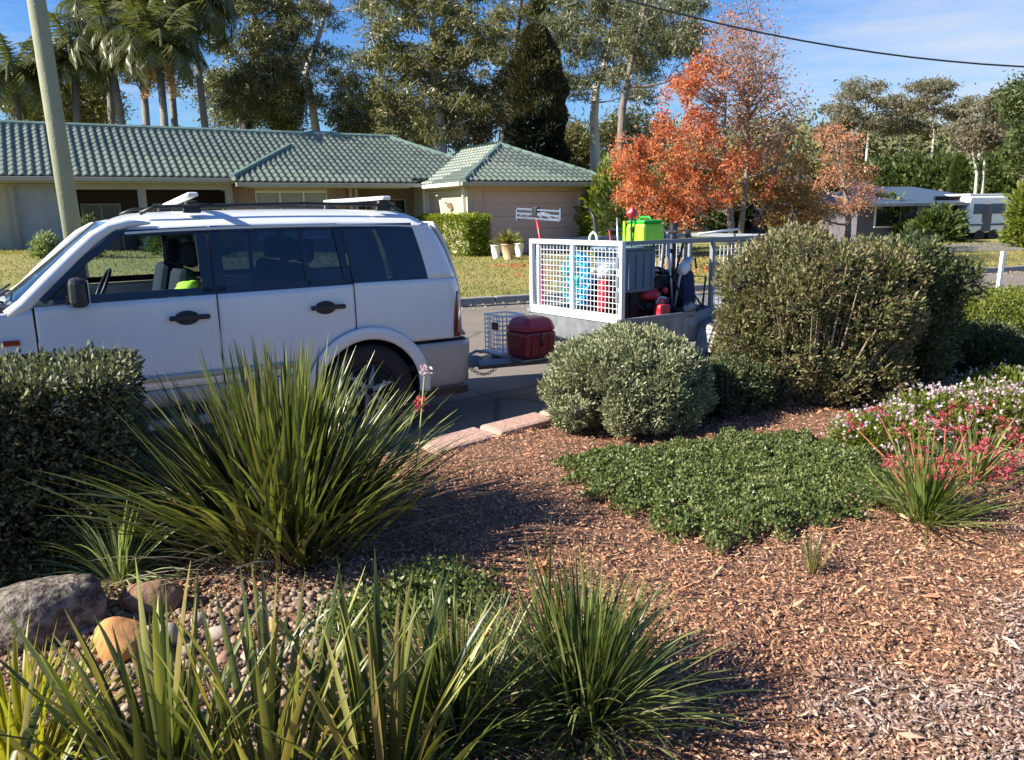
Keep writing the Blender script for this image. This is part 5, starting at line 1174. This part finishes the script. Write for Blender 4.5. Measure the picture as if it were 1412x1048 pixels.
# black upright bin + navy bag + handlebars
a_ = TS(928, 310, .3); ub = loadthing('upright_tool', 'thick black upright shaft in the middle of the trailer load', 'tool', (a_.x, .3, .48))
MB().tube([(0, 0, 0), (0, 0, a_.z - .48 + .02)], .035, 10).build('shaft', M['black'], ub, smooth=True); MB().box((.03, 0, a_.z - .50), (.05, .05, .12), ry=.5).build('head', M['deep_red'], ub, bevel=.01)
nb = loadthing('navy_bag', 'navy cloth catcher bag hanging in the trailer beside the grey post', 'bag', (1.10, .25, .78))
MB().box((0, 0, .20), (.22, .3, .38), taper=.8).build('bag', M['navy'], nb, bevel=.06)
MB().tube([(-.09, -.12, .40), (-.05, -.14, .50), (.05, -.14, .50), (.09, -.12, .40)], .011, 6).build('strap', M['black'], nb)
a_ = TS(940, 370, .15); hb_ = loadthing('brush_cutter', 'silver and white brush cutter engine lying against the navy bag', 'brush cutter', (a_.x, .15, .5))
zz = a_.z - .5
MB().tube([(-.15, 0, 0), (-.03, 0, zz - .1), (.06, 0, zz + .12)], .014, 8).build('shaft', M['silver'], hb_, smooth=True)
MB().box((0, -.02, zz), (.13, .11, .10), ry=-.6).build('engine', M['white'], hb_, bevel=.03)
MB().box((.06, -.02, zz + .07), (.10, .10, .06), ry=-.6).build('cover', M['silver'], hb_, bevel=.02)
MB().tube([(-.1, 0, zz - .12), (-.12, .12, zz - .02), (-.08, .2, zz)], .010, 6).build('handle', M['black'], hb_, smooth=True)
gen = loadthing('pressure_washer', 'dark wheeled machine with a round grey fan cover, in front of the navy bag', 'machine', (1.00, .10, .48))
MB().box((0, 0, .22), (.34, .22, .20)).build('body', M['engine'], gen, bevel=.03)
MB().lathe([(0, -.13), (.075, -.13), (.085, -.11), (.085, -.08), (0, -.08)], (-.05, 0, .30), 'Y', 20).build('fan_cover', M['galv'], gen, smooth=True)
for xx in (-.14, .14): MB().lathe([(0, -.02), (.08, -.02), (.085, 0), (.08, .02), (0, .02)], (xx, -.10, .09), 'Y', 18).build('wheel', M['rubber'], gen)
MB().tube([(.16, -.09, .25), (.2, -.09, .62), (.2, .09, .62), (.16, .09, .25)], .011, 8).build('handle', M['black'], gen, smooth=True)
MB().tube([(-.12, -.12, .36), (-.02, -.15, .44), (.1, -.13, .34), (.02, -.14, .28)], .012, 6).build('coiled_lead', M['black'], gen, smooth=True)
fc = loadthing('fuel_can', 'small red fuel can wedged beside the mower under the lime box', 'fuel can', (.62, .06, .62))
MB().box((0, 0, .13), (.17, .11, .22), taper=.9).build('body', M['red'], fc, bevel=.025); MB().tube([(-.05, 0, .24), (-.03, 0, .29), (.03, 0, .29), (.05, 0, .24)], .011, 6).build('handle', M['red'], fc, smooth=True); MB().tube([(.06, 0, .24), (.09, 0, .30)], .016, 8).build('spout', M['black'], fc)
bt = loadthing('black_crate', 'open black plastic crate behind the upright black shaft', 'crate', (.86, .55, .50))
for c_q, d_q in (((0, -.2, .2), (.42, .015, .38)), ((0, .2, .2), (.42, .015, .38)), ((-.21, 0, .2), (.015, .38, .38)), ((.21, 0, .2), (.015, .38, .38))): MB().box(c_q, d_q).build('side_panel', M['black'], bt)
blo = loadthing('leaf_blower', 'dark leaf blower with an orange-brown cap lying on the black crate', 'leaf blower', (.82, .35, .98))
MB().box((0, 0, .06), (.26, .18, .16)).build('body', M['engine'], blo, bevel=.04); MB().tube([(.1, 0, .05), (.4, -.05, .02)], [.05, .035], 12).build('nozzle', M['black'], blo, smooth=True); MB().tube([(-.08, 0, .14), (-.04, 0, .22), (.06, 0, .21), (.09, 0, .14)], .014, 8).build('handle', M['black'], blo, smooth=True)
MB().lathe([(0, .0), (.03, 0), (.03, .02), (0, .02)], (-.06, -.05, .14), n=12).build('cap', M['rockorange'], blo)
random.seed(21)
for i, (x, y, z0, dx, dy, dz, m_, nm, lb) in enumerate([
    (.42, .62, .50, .5, .4, .55, 'engine', 'tool_chest', 'black steel tool chest deep in the trailer behind the blue-grey tub'),
    (1.12, .62, .50, .34, .4, .62, 'black', 'black_bin', 'tall black bin behind the navy bag in the trailer'),
    (.80, .75, .95, .4, .3, .28, 'slate', 'folded_tarp', 'blue-grey folded tarpaulin on the black crate in the trailer')]):
    t = loadthing(nm, lb, nm.split('_')[1], (x, y, z0)); MB().box((0, 0, dz / 2), (dx, dy, dz), taper=.95).build('body', M[m_], t, bevel=.02); MB().box((0, 0, dz + .012), (dx * .98, dy * .98, .03)).build('lid', M[m_], t, bevel=.01)
for i, (x, y, zt, lean, m_, lb) in enumerate([(.70, .30, 1.52, .06, 'black', 'black tool shaft just right of the lime box'), (.90, .20, 1.56, -.05, 'silver', 'thin silver tool shaft beside the thick black upright'), (1.05, .50, 1.60, .12, 'engine', 'dark tool shaft leaning rearwards behind the navy bag'), (.62, .70, 1.58, -.1, 'deep_red', 'dark red tool shaft behind the lime box'), (1.2, .3, 1.45, .05, 'black', 'short black tool shaft next to the grey cage post')]):
    t, P0 = pole_thing('long_tool', lb, 'tool', [(x - lean, y, .5), (x, y, 1.0), (x + lean, y + .03, zt)], .013, M[m_])
    MB().tube([Vector((lean + .0, -.05, zt - .5)) + Vector((lean, 0, 0)) * 0 + Vector((0, 0, 0)), Vector((lean * 2, .08, zt - .5))], .02, 8).build('grip', M['black'], t)
a_ = TS(962, 405, .1); bb = loadthing('blue_crate', 'dark blue crate on the trailer floor next to the grey post', 'crate', (a_.x - .02, .2, .485))
MB().box((0, 0, .16), (.26, .3, .30), taper=1.05).build('crate', M['slate'], bb, bevel=.02)
for i, (px, py, v, m_, lb) in enumerate([(915, 330, .5, 'galv', 'grey steel tool shaft leaning among the mower handles, left one'), (948, 322, .6, 'black', 'black tool shaft with a knobbed end above the trailer load'), (975, 326, .7, 'bar', 'white tool shaft lying across the rear of the cage')]):
    q = TS(px, py, v)
    path = [(q.x - .1, v, .5), (q.x, v, q.z)] if i < 2 else [(q.x - .15, v, Z1 + .05), (q.x + .55, v, Z1 + .09)]
    t, P0 = pole_thing('tool_shaft', lb, 'tool', path, .014, M[m_])
    if i < 2: blobrock('head', M['black'], Vector((q.x, v, q.z)) - P0, (.04, .04, .05), 20 + i, t)
random.seed(11)
for i in range(9):                                   # hidden-away tangle: loose black and grey leads
    x = .35 + i * .10; p = [(x + random.uniform(-.1, .1), random.uniform(.05, .6), random.uniform(.6, 1.3)) for _ in range(4)]
    if i < 4: o_ = MB().tube([tw(q) for q in p], .009, 5).build('black_lead', M['black'], None, smooth=True); tag(o_, ['black cable draped over the mower engine', 'black cable hanging beside the blue-grey tub', 'thin black cable looped at the upright black shaft', 'thin black cable hanging near the grey cage post'][i], 'cable')
# white crate and red drum on the drawbar
tin = tm.inverted()
c = Vector((-.76, .84, .44))
cr8 = loadthing('wire_crate', 'white plastic wire crate standing on the drawbar left of the red lidded box', 'crate', (c.x, c.y, .435))
hC = F(TF_, 694, 433, u=c.x).z - .435; print('crate', c, hC)
for fx, fy, ax, L1 in ((-.13, -.15, (0, 1, 0), .30), (.13, -.15, (0, 1, 0), .30), (-.13, -.15, (1, 0, 0), .26), (-.13, .15, (1, 0, 0), .26)): meshpanel((fx, fy, 0), ax, L1, hC, .045, .005, M['cage'], cr8)
fr_ = MB()
for z_ in (.0, hC): MB().tube([(-.13, -.15, z_), (.13, -.15, z_), (.13, .15, z_), (-.13, .15, z_), (-.13, -.15, z_)], .010, 6).build('rim', M['cage'], cr8)
MB().box((0, 0, .01), (.24, .28, .01)).build('base', M['cage'], cr8)
MB().box((-.136, -.03, hC * .72), (.01, .1, .07)).build('label_plate', M['black'], cr8)
c = Vector((-.72, .47, .43)); c1 = F(TF_, 733, 434, u=c.x); print('drum', c, c1)
dr = loadthing('red_box', 'dark red lidded plastic box standing on the drawbar in front of the cage', 'box', (c.x, c.y, .432)); hD = c1.z - .432
MB().box((0, 0, hD * .32), (.36, .30, hD * .64), taper=1.08).build('body', M['deep_red'], dr, bevel=.04)
for i in range(3): MB().box((-.1 + .1 * i, -.158, hD * .32), (.03, .012, hD * .5)).build('rib', M['deep_red'], dr, bevel=.004)
MB().box((0, 0, hD * .79), (.41, .35, hD * .34), taper=.72).build('lid', mat('crimson_lid', (.30, .015, .045), .4), dr, bevel=.05)
MB().tube([(0, -.18, hD * .6), (-.03, -.21, hD * .45), (0, -.17, hD * .3)], .010, 6).build('handle', M['black'], dr, smooth=True)

# ------------------------------------------------------------------ GARDEN
def bz(x, y): return float(bedz(x, y))
# shrubs
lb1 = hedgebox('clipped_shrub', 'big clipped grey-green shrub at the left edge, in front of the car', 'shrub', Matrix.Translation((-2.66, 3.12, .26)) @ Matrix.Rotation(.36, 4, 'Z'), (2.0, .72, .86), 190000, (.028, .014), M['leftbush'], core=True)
rs = random.Random(5)
bl = [(0, 0, .22, .38)]
for i in range(70):
    a = rs.uniform(0, 2 * PI); z = rs.uniform(-.25, 1); q = math.sqrt(max(0, 1 - z * z)) ** .8; r = rs.uniform(.09, .16)
    bl.append(((.60 - r) * q * math.cos(a), (.56 - r) * q * math.sin(a), max(.06, .22 + (.42 - r * .6) * max(z, -.4)), r))
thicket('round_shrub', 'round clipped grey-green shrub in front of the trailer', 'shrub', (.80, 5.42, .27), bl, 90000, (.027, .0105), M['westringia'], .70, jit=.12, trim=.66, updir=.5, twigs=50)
def heap(n, W, Dp, Ht, r0, r1, seed, zmin=.15, prof=lambda x: 1):
    r_ = random.Random(seed); o = []
    for i in range(n):
        x = r_.uniform(-1, 1); rr = r_.uniform(r0, r1); o.append((x * (W - rr), r_.uniform(-1, 1) * (Dp - rr) * math.sqrt(1 - .5 * x * x), r_.uniform(zmin, max(zmin + .05, Ht * prof(x) - rr)), rr))
    return o
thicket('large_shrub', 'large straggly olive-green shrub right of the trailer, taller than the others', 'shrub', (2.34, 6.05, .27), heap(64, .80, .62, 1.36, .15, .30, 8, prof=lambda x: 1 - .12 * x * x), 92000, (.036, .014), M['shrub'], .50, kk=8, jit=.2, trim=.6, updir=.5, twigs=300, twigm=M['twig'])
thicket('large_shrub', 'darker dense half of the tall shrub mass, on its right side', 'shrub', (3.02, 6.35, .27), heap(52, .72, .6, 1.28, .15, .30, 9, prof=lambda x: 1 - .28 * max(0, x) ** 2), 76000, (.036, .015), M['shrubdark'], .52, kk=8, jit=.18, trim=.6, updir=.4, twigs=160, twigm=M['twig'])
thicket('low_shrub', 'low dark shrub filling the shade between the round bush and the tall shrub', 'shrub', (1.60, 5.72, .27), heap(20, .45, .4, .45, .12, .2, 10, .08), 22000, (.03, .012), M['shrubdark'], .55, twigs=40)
for i, (x, y, r, h, lb) in enumerate([(4.75, 7.9, .85, .72, 'low bright yellow-green shrub at the right edge beyond the tall shrub'), (6.0, 8.9, 1.0, .70, 'second low yellow-green shrub at the far right edge'), (4.15, 6.9, .55, .52, 'small dark-shaded shrub to the right of the tall shrub base')]):
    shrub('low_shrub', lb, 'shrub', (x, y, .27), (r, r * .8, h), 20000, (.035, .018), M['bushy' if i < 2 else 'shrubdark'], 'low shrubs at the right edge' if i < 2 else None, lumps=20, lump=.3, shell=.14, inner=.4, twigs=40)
# ground cover
gp_ = [G(*q, .32)[:2] for q in ((775, 650), (800, 632), (880, 628), (960, 615), (1060, 605), (1150, 612), (1205, 640), (1212, 680), (1170, 705), (1100, 730), (1040, 748), (985, 758), (930, 745), (880, 715), (820, 695), (800, 670))]
N = 110000; xs = rng.uniform(.2, 2.5, N); ys = rng.uniform(3.1, 5.3, N)
poly = gp_; cxm = sum(p[0] for p in poly) / len(poly); cym = sum(p[1] for p in poly) / len(poly)
ang = np.arctan2(ys - cym, xs - cxm); PA = [math.atan2(p[1] - cym, p[0] - cxm) for p in poly]; PR = [math.hypot(p[0] - cxm, p[1] - cym) for p in poly]
o_ = np.argsort(PA); PA = np.array(PA)[o_]; PR = np.array(PR)[o_]; lim = np.interp(ang, np.r_[PA[-1] - 2 * PI, PA, PA[0] + 2 * PI], np.r_[PR[-1], PR, PR[0]])
rad_ = np.hypot(xs - cxm, ys - cym) / (lim * (1 + .06 * np.sin(ang * 17) + .05 * np.sin(ang * 31 + 1))); k_ = rad_ < 1 + rng.normal(0, .02, N); xs, ys, rad_ = xs[k_], ys[k_], rad_[k_]
tuft = .5 + .5 * np.sin(xs * 31 + 2 * np.sin(ys * 17)) * np.sin(ys * 37 + 2 * np.sin(xs * 19))
P = np.stack([xs, ys, bedz(xs, ys) + (.02 + .05 * tuft + .03 * rng.random(len(xs))) * np.clip((1.06 - rad_) * 7, .15, 1)], 1)
dirs = unit(len(xs)); dirs[:, 2] = np.abs(dirs[:, 2]) + .3
tag(leafobj('ground_cover', P, rng.uniform(.012, .03, len(xs)), .012, dirs, M['cover']), kind='stuff')
for (cx2, cy2, r2, n2) in ((-.30, 2.80, .20, 3200), (-.55, 2.58, .16, 1500)):
    q = rng.normal(0, .5, (n2, 2)) * r2 + [cx2, cy2]; P = np.stack([q[:, 0], q[:, 1], bedz(q[:, 0], q[:, 1]) + rng.random(n2) * .09], 1); dirs = unit(n2); dirs[:, 2] = np.abs(dirs[:, 2]) + .4
    tag(leafobj('creeping_weeds', P, rng.uniform(.015, .035, n2), .013, dirs, M['cover']), kind='stuff')
# blades
def blademesh(Lb, Wb, a0, bend, material, n=8, tipw=.06, twist=0, fold=.16):
    """strap leaf from the origin, rising and leaning to +x: a0 angle from vertical, bend added towards the tip"""
    V = []; a = a0; x = z = 0; ds = Lb / n
    for i in range(n + 1):
        t = i / n; wd = Wb * (.75 + .5 * math.sin(min(1, t * 1.5) * PI / 2)) * (1 - t ** 3.5 * (1 - tipw)) * .8
        nx, nz = -math.cos(a), math.sin(a); tw_ = twist * t; cy, sy = math.cos(tw_), math.sin(tw_)
        for s_ in (-1, 0, 1):
            o = wd * fold * (1 if s_ == 0 else 0); V.append((x + nx * (o + s_ * wd / 2 * sy), s_ * wd / 2 * cy, z + nz * (o + s_ * wd / 2 * sy)))
        a += bend / n * (.3 + 1.4 * t); x += math.sin(a) * ds; z += math.cos(a) * ds
    Fq = []
    for i in range(n):
        for k in range(2): b = i * 3 + k; Fq.append((b, b + 1, b + 4, b + 3))
    me = bpy.data.meshes.new('leaf'); me.from_pydata(V, [], Fq); me.materials.append(material); me.polygons.foreach_set('use_smooth', [True] * len(Fq)); me.update(); return me
def clump(name, label, cat, c, n_part, n_stuff, Lr, Wb, a_max, bendr, material, rbase=.12, group=None, nvar=18, seed=1, azr=None, parname='leaf', dry=0, amin=.02, wbias=None):
    r = random.Random(seed); t = thing(name, label, cat, c, group=group)
    var = []
    for i in range(nvar):
        f = (i + .5) / nvar; var.append((f, blademesh(1, Wb / ((Lr[0] + Lr[1]) / 2), amin + a_max * f, r.uniform(*bendr) * (.35 + f) * (2.6 if r.random() < .15 else 1), material, twist=r.uniform(-.8, .8))))
    def place():
        f, me = r.choice(var); Lb = r.uniform(*Lr) * (1 - .10 * f * r.random()); az_ = r.uniform(*azr) if azr else r.uniform(0, 2 * PI)
        rb = rbase * math.sqrt(r.random()) * (.4 + f * .9); a2 = az_ + r.uniform(-.5, .5)
        return me, Matrix.Translation((rb * math.cos(a2), rb * math.sin(a2), -.01)) @ Matrix.Rotation(az_, 4, 'Z') @ Matrix.Rotation(r.uniform(-.6, .6), 4, 'Z') @ Matrix.Scale(Lb, 4)
    for i in range(n_part):
        me, mx_ = place(); o = bpy.data.objects.new(parname, me); link(o, t); o.matrix_local = mx_
    if n_stuff:
        Vs, Fs = [], []; off = 0; cache = {}
        for i in range(n_stuff):
            me, mx_ = place()
            if me.name not in cache:
                co = np.empty(len(me.vertices) * 3, dtype=np.float32); me.vertices.foreach_get('co', co); fi = np.empty(len(me.loops), dtype=np.int32); me.loops.foreach_get('vertex_index', fi); cache[me.name] = (co.reshape(-1, 3), fi.reshape(-1, 4))
            co, fi = cache[me.name]; A = np.array(mx_); Vs.append(co @ A[:3, :3].T + A[:3, 3]); Fs.append(fi + off); off += len(co)
        tag(npmesh('leaves', stack(Vs), stack(Fs), material, t, True), kind='stuff')
    if n_stuff > 200:                               # brown dead leaves still standing among the green ones
        Vs, Fs = [], []; off = 0
        for i in range(n_stuff // 9):
            me, mx_ = place(); co = np.array([v.co[:] for v in me.vertices]); fi = np.array([list(p.vertices) for p in me.polygons]); A = np.array(mx_ @ Matrix.Scale(.8, 4) @ Matrix.Rotation(r.uniform(.0, .5), 4, 'Y')); V_ = co @ A[:3, :3].T + A[:3, 3]; V_[:, 2] = np.maximum(V_[:, 2], 0); Vs.append(V_); Fs.append(fi + off); off += len(co)
        tag(npmesh('dead_leaves', stack(Vs), stack(Fs), M['dry'], t, True), kind='stuff')
    if dry:
        Vs, Fs = [], []; off = 0
        for i in range(dry):
            me = blademesh(1, Wb * 1.1 / Lr[1], 1.0 + r.random() * .45, r.uniform(.3, 1.3), M['dry'], n=6, twist=r.uniform(-2, 2)); co = np.array([v.co[:] for v in me.vertices]); fi = np.array([list(p.vertices) for p in me.polygons])
            A = np.array(Matrix.Translation((0, 0, .02)) @ Matrix.Rotation(r.uniform(0, 2 * PI), 4, 'Z') @ Matrix.Scale(r.uniform(.25, .6) * Lr[1], 4)); V_ = co @ A[:3, :3].T + A[:3, 3]; V_[:, 2] = np.maximum(V_[:, 2], .005 + .02 * r.random()); Vs.append(V_); Fs.append(fi + off); off += len(co)
        tag(npmesh('dry_leaves', stack(Vs), stack(Fs), M['dry'], t, True), kind='stuff')
    return t
g = G(405, 765, .3); clump('strap_leaf_clump', 'large dense clump of dark green strap leaves in front of the car rear door', 'plant', (g[0] - .07, g[1] + .12, .28), 295, 720, (.66, 1.0), .0185, .86, (.02, .55), M['strap'], .28, seed=3, dry=130, nvar=26)
g = G(165, 800, .3); clump('pale_grass_clump', 'small pale green grassy clump beneath the left shrub', 'plant', (g[0], g[1], .29), 120, 120, (.28, .46), .008, 1.35, (.1, 1.2), M['strappale'], .05, seed=4, dry=40)
for i, (x, y, n, s, Lr, mt, az_, lb) in enumerate([
    (-.88, 1.72, 44, 21, (.50, .74), 'straplime', None, 'clump of broad lime-edged strap leaves in the near foreground, left of centre'),
    (-.62, 1.70, 46, 22, (.50, .76), 'straplime', None, 'clump of broad strap leaves in the near foreground, below the centre'),
    (-.34, 1.76, 38, 23, (.50, .72), 'straplime', None, 'clump of broad strap leaves in the near foreground, next to the fine-leaved plant'),
    (-1.20, 1.56, 9, 24, (.46, .60), 'straplime', None, 'clump of broad strap leaves in the near foreground beside the golden one')]):
    clump('strap_leaf_clump', lb, 'plant', (x, y, .29), int(n * 1.1), 14, (Lr[0] - .05, Lr[1] - .07), .022, .55, (.02, .5), M[mt], .10, 'broad strap-leaf clumps in the near foreground', seed=s, nvar=14, dry=14)
clump('golden_strap_clump', 'golden yellow-green strap-leaf clump in the bottom left corner', 'plant', (-1.33, 1.86, .29), 110, 90, (.26, .46), .011, .75, (.05, .5), M['strapgold'], .12, seed=31)
for i, (x, y, n, s, Lr, lb) in enumerate([(.20, 2.10, 280, 41, (.30, .52), 'dense fine-leaved dark green clump at the bottom centre'), (-.18, 2.02, 160, 42, (.28, .46), 'fine-leaved dark green clump at the bottom, left neighbour of the dense one')]):
    clump('fine_leaf_clump', lb, 'plant', (x, y, .29), n, 260, Lr, .0085, 1.15, (.05, .6), M['fine'], .10, 'fine-leaved clumps at the bottom', seed=s, nvar=20, dry=20)
c_ = clump('tall_blades', 'few tall thin yellowish blades rising from the fine-leaved clump', 'plant', (.10, 2.25, .29), 16, 0, (.45, .66), .009, .32, (.05, .35), M['straplime'], .10, seed=55)
g = G(1290, 722, .3); pw0 = clump('kangaroo_paw', 'kangaroo paw with bright green strap leaves and red flower stems at the right', 'plant', (g[0], g[1] + .12, .29), 150, 90, (.26, .46), .013, 1.15, (.1, .7), M['paw'], .10, seed=61, dry=12)
g2 = G(1120, 788, .3); clump('grass_tuft', 'small lone green tuft growing out of the open mulch', 'plant', (g2[0], g2[1], .29), 24, 0, (.12, .25), .008, .35, (.05, .4), M['straplime'], .02, seed=62)
def pawflower(par, c0, top, seed):
    r = random.Random(seed); c0 = Vector(c0); top = Vector(top); mid = c0.lerp(top, .55) + Vector((0, 0, .04))
    f = MB().tube([c0, mid, top], [.005, .004, .003], 5).build('flower_stem', M['redstem'], par, smooth=True)
    n = 44; ctr = [top + Vector((r.uniform(-.045, .045), r.uniform(-.045, .045), r.uniform(-.03, .05))) for _ in range(6)]
    P = np.array([ctr[r.randrange(6)] for _ in range(n)]) + rng.normal(0, .010, (n, 3)); d = unit(n) + [[0, 0, .5]]
    leafobj('flower_head', P, .025, .011, d, M['pawred'], f)
base = Vector(pw0.location)
for i, (px, py, Y) in enumerate([(1180, 590, 4.05), (1255, 600, 3.8), (1268, 628, 3.6), (1235, 640, 3.55), (1305, 570, 3.9), (1322, 605, 3.7), (1345, 625, 3.65), (1365, 610, 3.8), (1350, 560, 4.1), (1300, 632, 3.55), (1290, 590, 3.9), (1330, 655, 3.5), (1372, 655, 3.6), (1400, 600, 3.8), (1212, 572, 4.2), (1280, 655, 3.5)]):
    e = Vector(D(px, py, Y)) - base; pawflower(pw0, (random.uniform(-.05, .05) + e.x * .2, random.uniform(-.05, .05), .02), e, i)
g = G(1385, 690, .3); pw1 = clump('kangaroo_paw', 'second kangaroo paw, half cut off by the right edge of the view', 'plant', (g[0] + .05, g[1] + .35, .29), 60, 30, (.25, .42), .012, 1.0, (.1, .7), M['paw'], .08, seed=63, dry=10)
base = Vector(pw1.location)
for i, (px, py, Y) in enumerate([(1402, 640, 4.0), (1385, 655, 3.9), (1408, 615, 4.2), (1390, 590, 4.3)]):
    pawflower(pw1, (0, 0, .02), Vector(D(px, py, Y)) - base, 40 + i)
# flower bed of small pale pink flowers
for i, (px, py, r, h, lb) in enumerate([(1232, 622, .36, .26, 'low green cushion with pale pink flowers, leftmost of the flower bed'), (1300, 605, .40, .34, 'cushion of whitish pink flowers behind the red kangaroo paw'), (1365, 600, .42, .34, 'cushion of whitish pink flowers at the right, behind the second kangaroo paw'), (1420, 610, .42, .34, 'cushion of pale flowers cut off by the right edge'), (1395, 560, .45, .30, 'farther cushion of yellowish and pale flowers by the right edge')]):
    p = G(px, py, .3); t = shrub('flowering_cushion', lb, 'flowering plant', (p[0], p[1] + .1, .27), (r, r * .8, h), 9000, (.03, .012), M['bushy'], 'cushions of pale pink flowers', lumps=12, lump=.25, twigs=10)
    n = 560; d = unit(n); d[:, 2] = np.abs(d[:, 2]); P = d * [[r * 1.0, r * .85, h * .85]] + [[0, 0, h * .2]] + rng.normal(0, .015, (n, 3)); ct = rng.integers(0, n, n // 3); P = np.repeat(P[ct], 3, 0) + rng.normal(0, .008, (len(ct) * 3, 3))
    tag(leafobj('flowers', P, .022, .018, unit(len(P)) + [[0, 0, .5]], M['pinkflower'], t), kind='stuff')
# lone flower stems by the big clump
def stemflower(label, px0, py0, px1, py1, Y, m_, sz):
    a, b = Vector(D(px0, py0, Y)), Vector(D(px1, py1, Y)); t = thing('flower_stem', label, 'flower', a)
    MB().tube([Vector((0, 0, 0)), (b - a) * .5 + Vector((.01, 0, 0)), b - a], .004, 5).build('stem', M['stem'], t, smooth=True)
    n = 40; leafobj('flower_head', np.array([b - a]) + rng.normal(0, sz * .4, (n, 3)), sz, sz * .6, unit(n) + [[0, 0, .4]], m_, t)
stemflower('single white bud on a thin stem right of the big strap-leaf clump', 562, 720, 586, 512, 3.35, M['pinkflower'], .022)
stemflower('red flower on a leaning stem beside the white bud', 500, 730, 578, 556, 3.5, M['pawred'], .03)
stemflower('pinkish seed head on a thin stalk above the fine-leaved clump', 768, 990, 748, 782, 2.3, M['pinkleaf'], .022)
# rocks
def gr(px, py, z=.3): return G(px, py, z)
p = gr(45, 925); o = blobrock('boulder', M['rockgrey'], (p[0] - .14, p[1] + .25, .34), (.30, .19, .165), 3, rz=.45); tag(o, 'large grey weathered boulder at the left edge below the shrub', 'rock')
p = gr(160, 922); o = blobrock('orange_rock', M['rockorange'], (p[0] - .01, p[1] + .08, .355), (.115, .085, .085), 11, rz=-.2); tag(o, 'bright orange rock beside the grey boulder', 'rock')
p = gr(219, 905); o = blobrock('tan_rock', M['rocktan'], (p[0], p[1] + .09, .335), (.055, .05, .045), 12); tag(o, 'small rounded pale grey rock just right of the orange rock', 'rock')
p = gr(205, 850); o = blobrock('brown_rock', M['rockbrown'], (p[0], p[1] + .07, .345), (.13, .075, .065), 13, rz=.1); tag(o, 'flat brown rock behind the orange rock', 'rock')
RK = [(375, 872, .05, 'rockorange', 'small orange stone among the pebbles, right of centre'), (338, 885, .045, 'rockorange', 'small tan-orange stone among the pebbles'), (272, 860, .04, 'rocktan', 'grey pebble stone right of the round pale rock'), (300, 880, .05, 'rocktan', 'pale flat stone among the pebbles'), (255, 905, .045, 'rocktan', 'pale stone just below the round grey rock'), (310, 915, .045, 'rockbrown', 'brown stone low in the pebble bed'), (348, 915, .05, 'rocktan', 'pale stone between the near strap leaves'), (400, 905, .04, 'rocktan', 'small grey stone at the right of the pebble bed'), (280, 935, .04, 'rocktan', 'grey stone partly behind the strap leaves, lowest left'), (230, 945, .04, 'rockbrown', 'brown stone below the orange rock'), (430, 880, .035, 'rocktan', 'small stone at the right end of the pebbles'), (325, 850, .035, 'rockbrown', 'brown stone at the back edge of the pebbles'), (590, 930, .045, 'rockbrown', 'brown stone hidden between foreground clumps'), (640, 950, .04, 'rocktan', 'pale stone between foreground clumps')]
for i, (px, py, r, m_, lb) in enumerate(RK):
    p = gr(px, py); o = blobrock('pebble_stone', M[m_], (p[0], p[1] + .02, .31), (r, r * .8, r * .6), 30 + i, rz=i, n=2); tag(o, lb, 'stone', 'loose stones in the pebble bed')
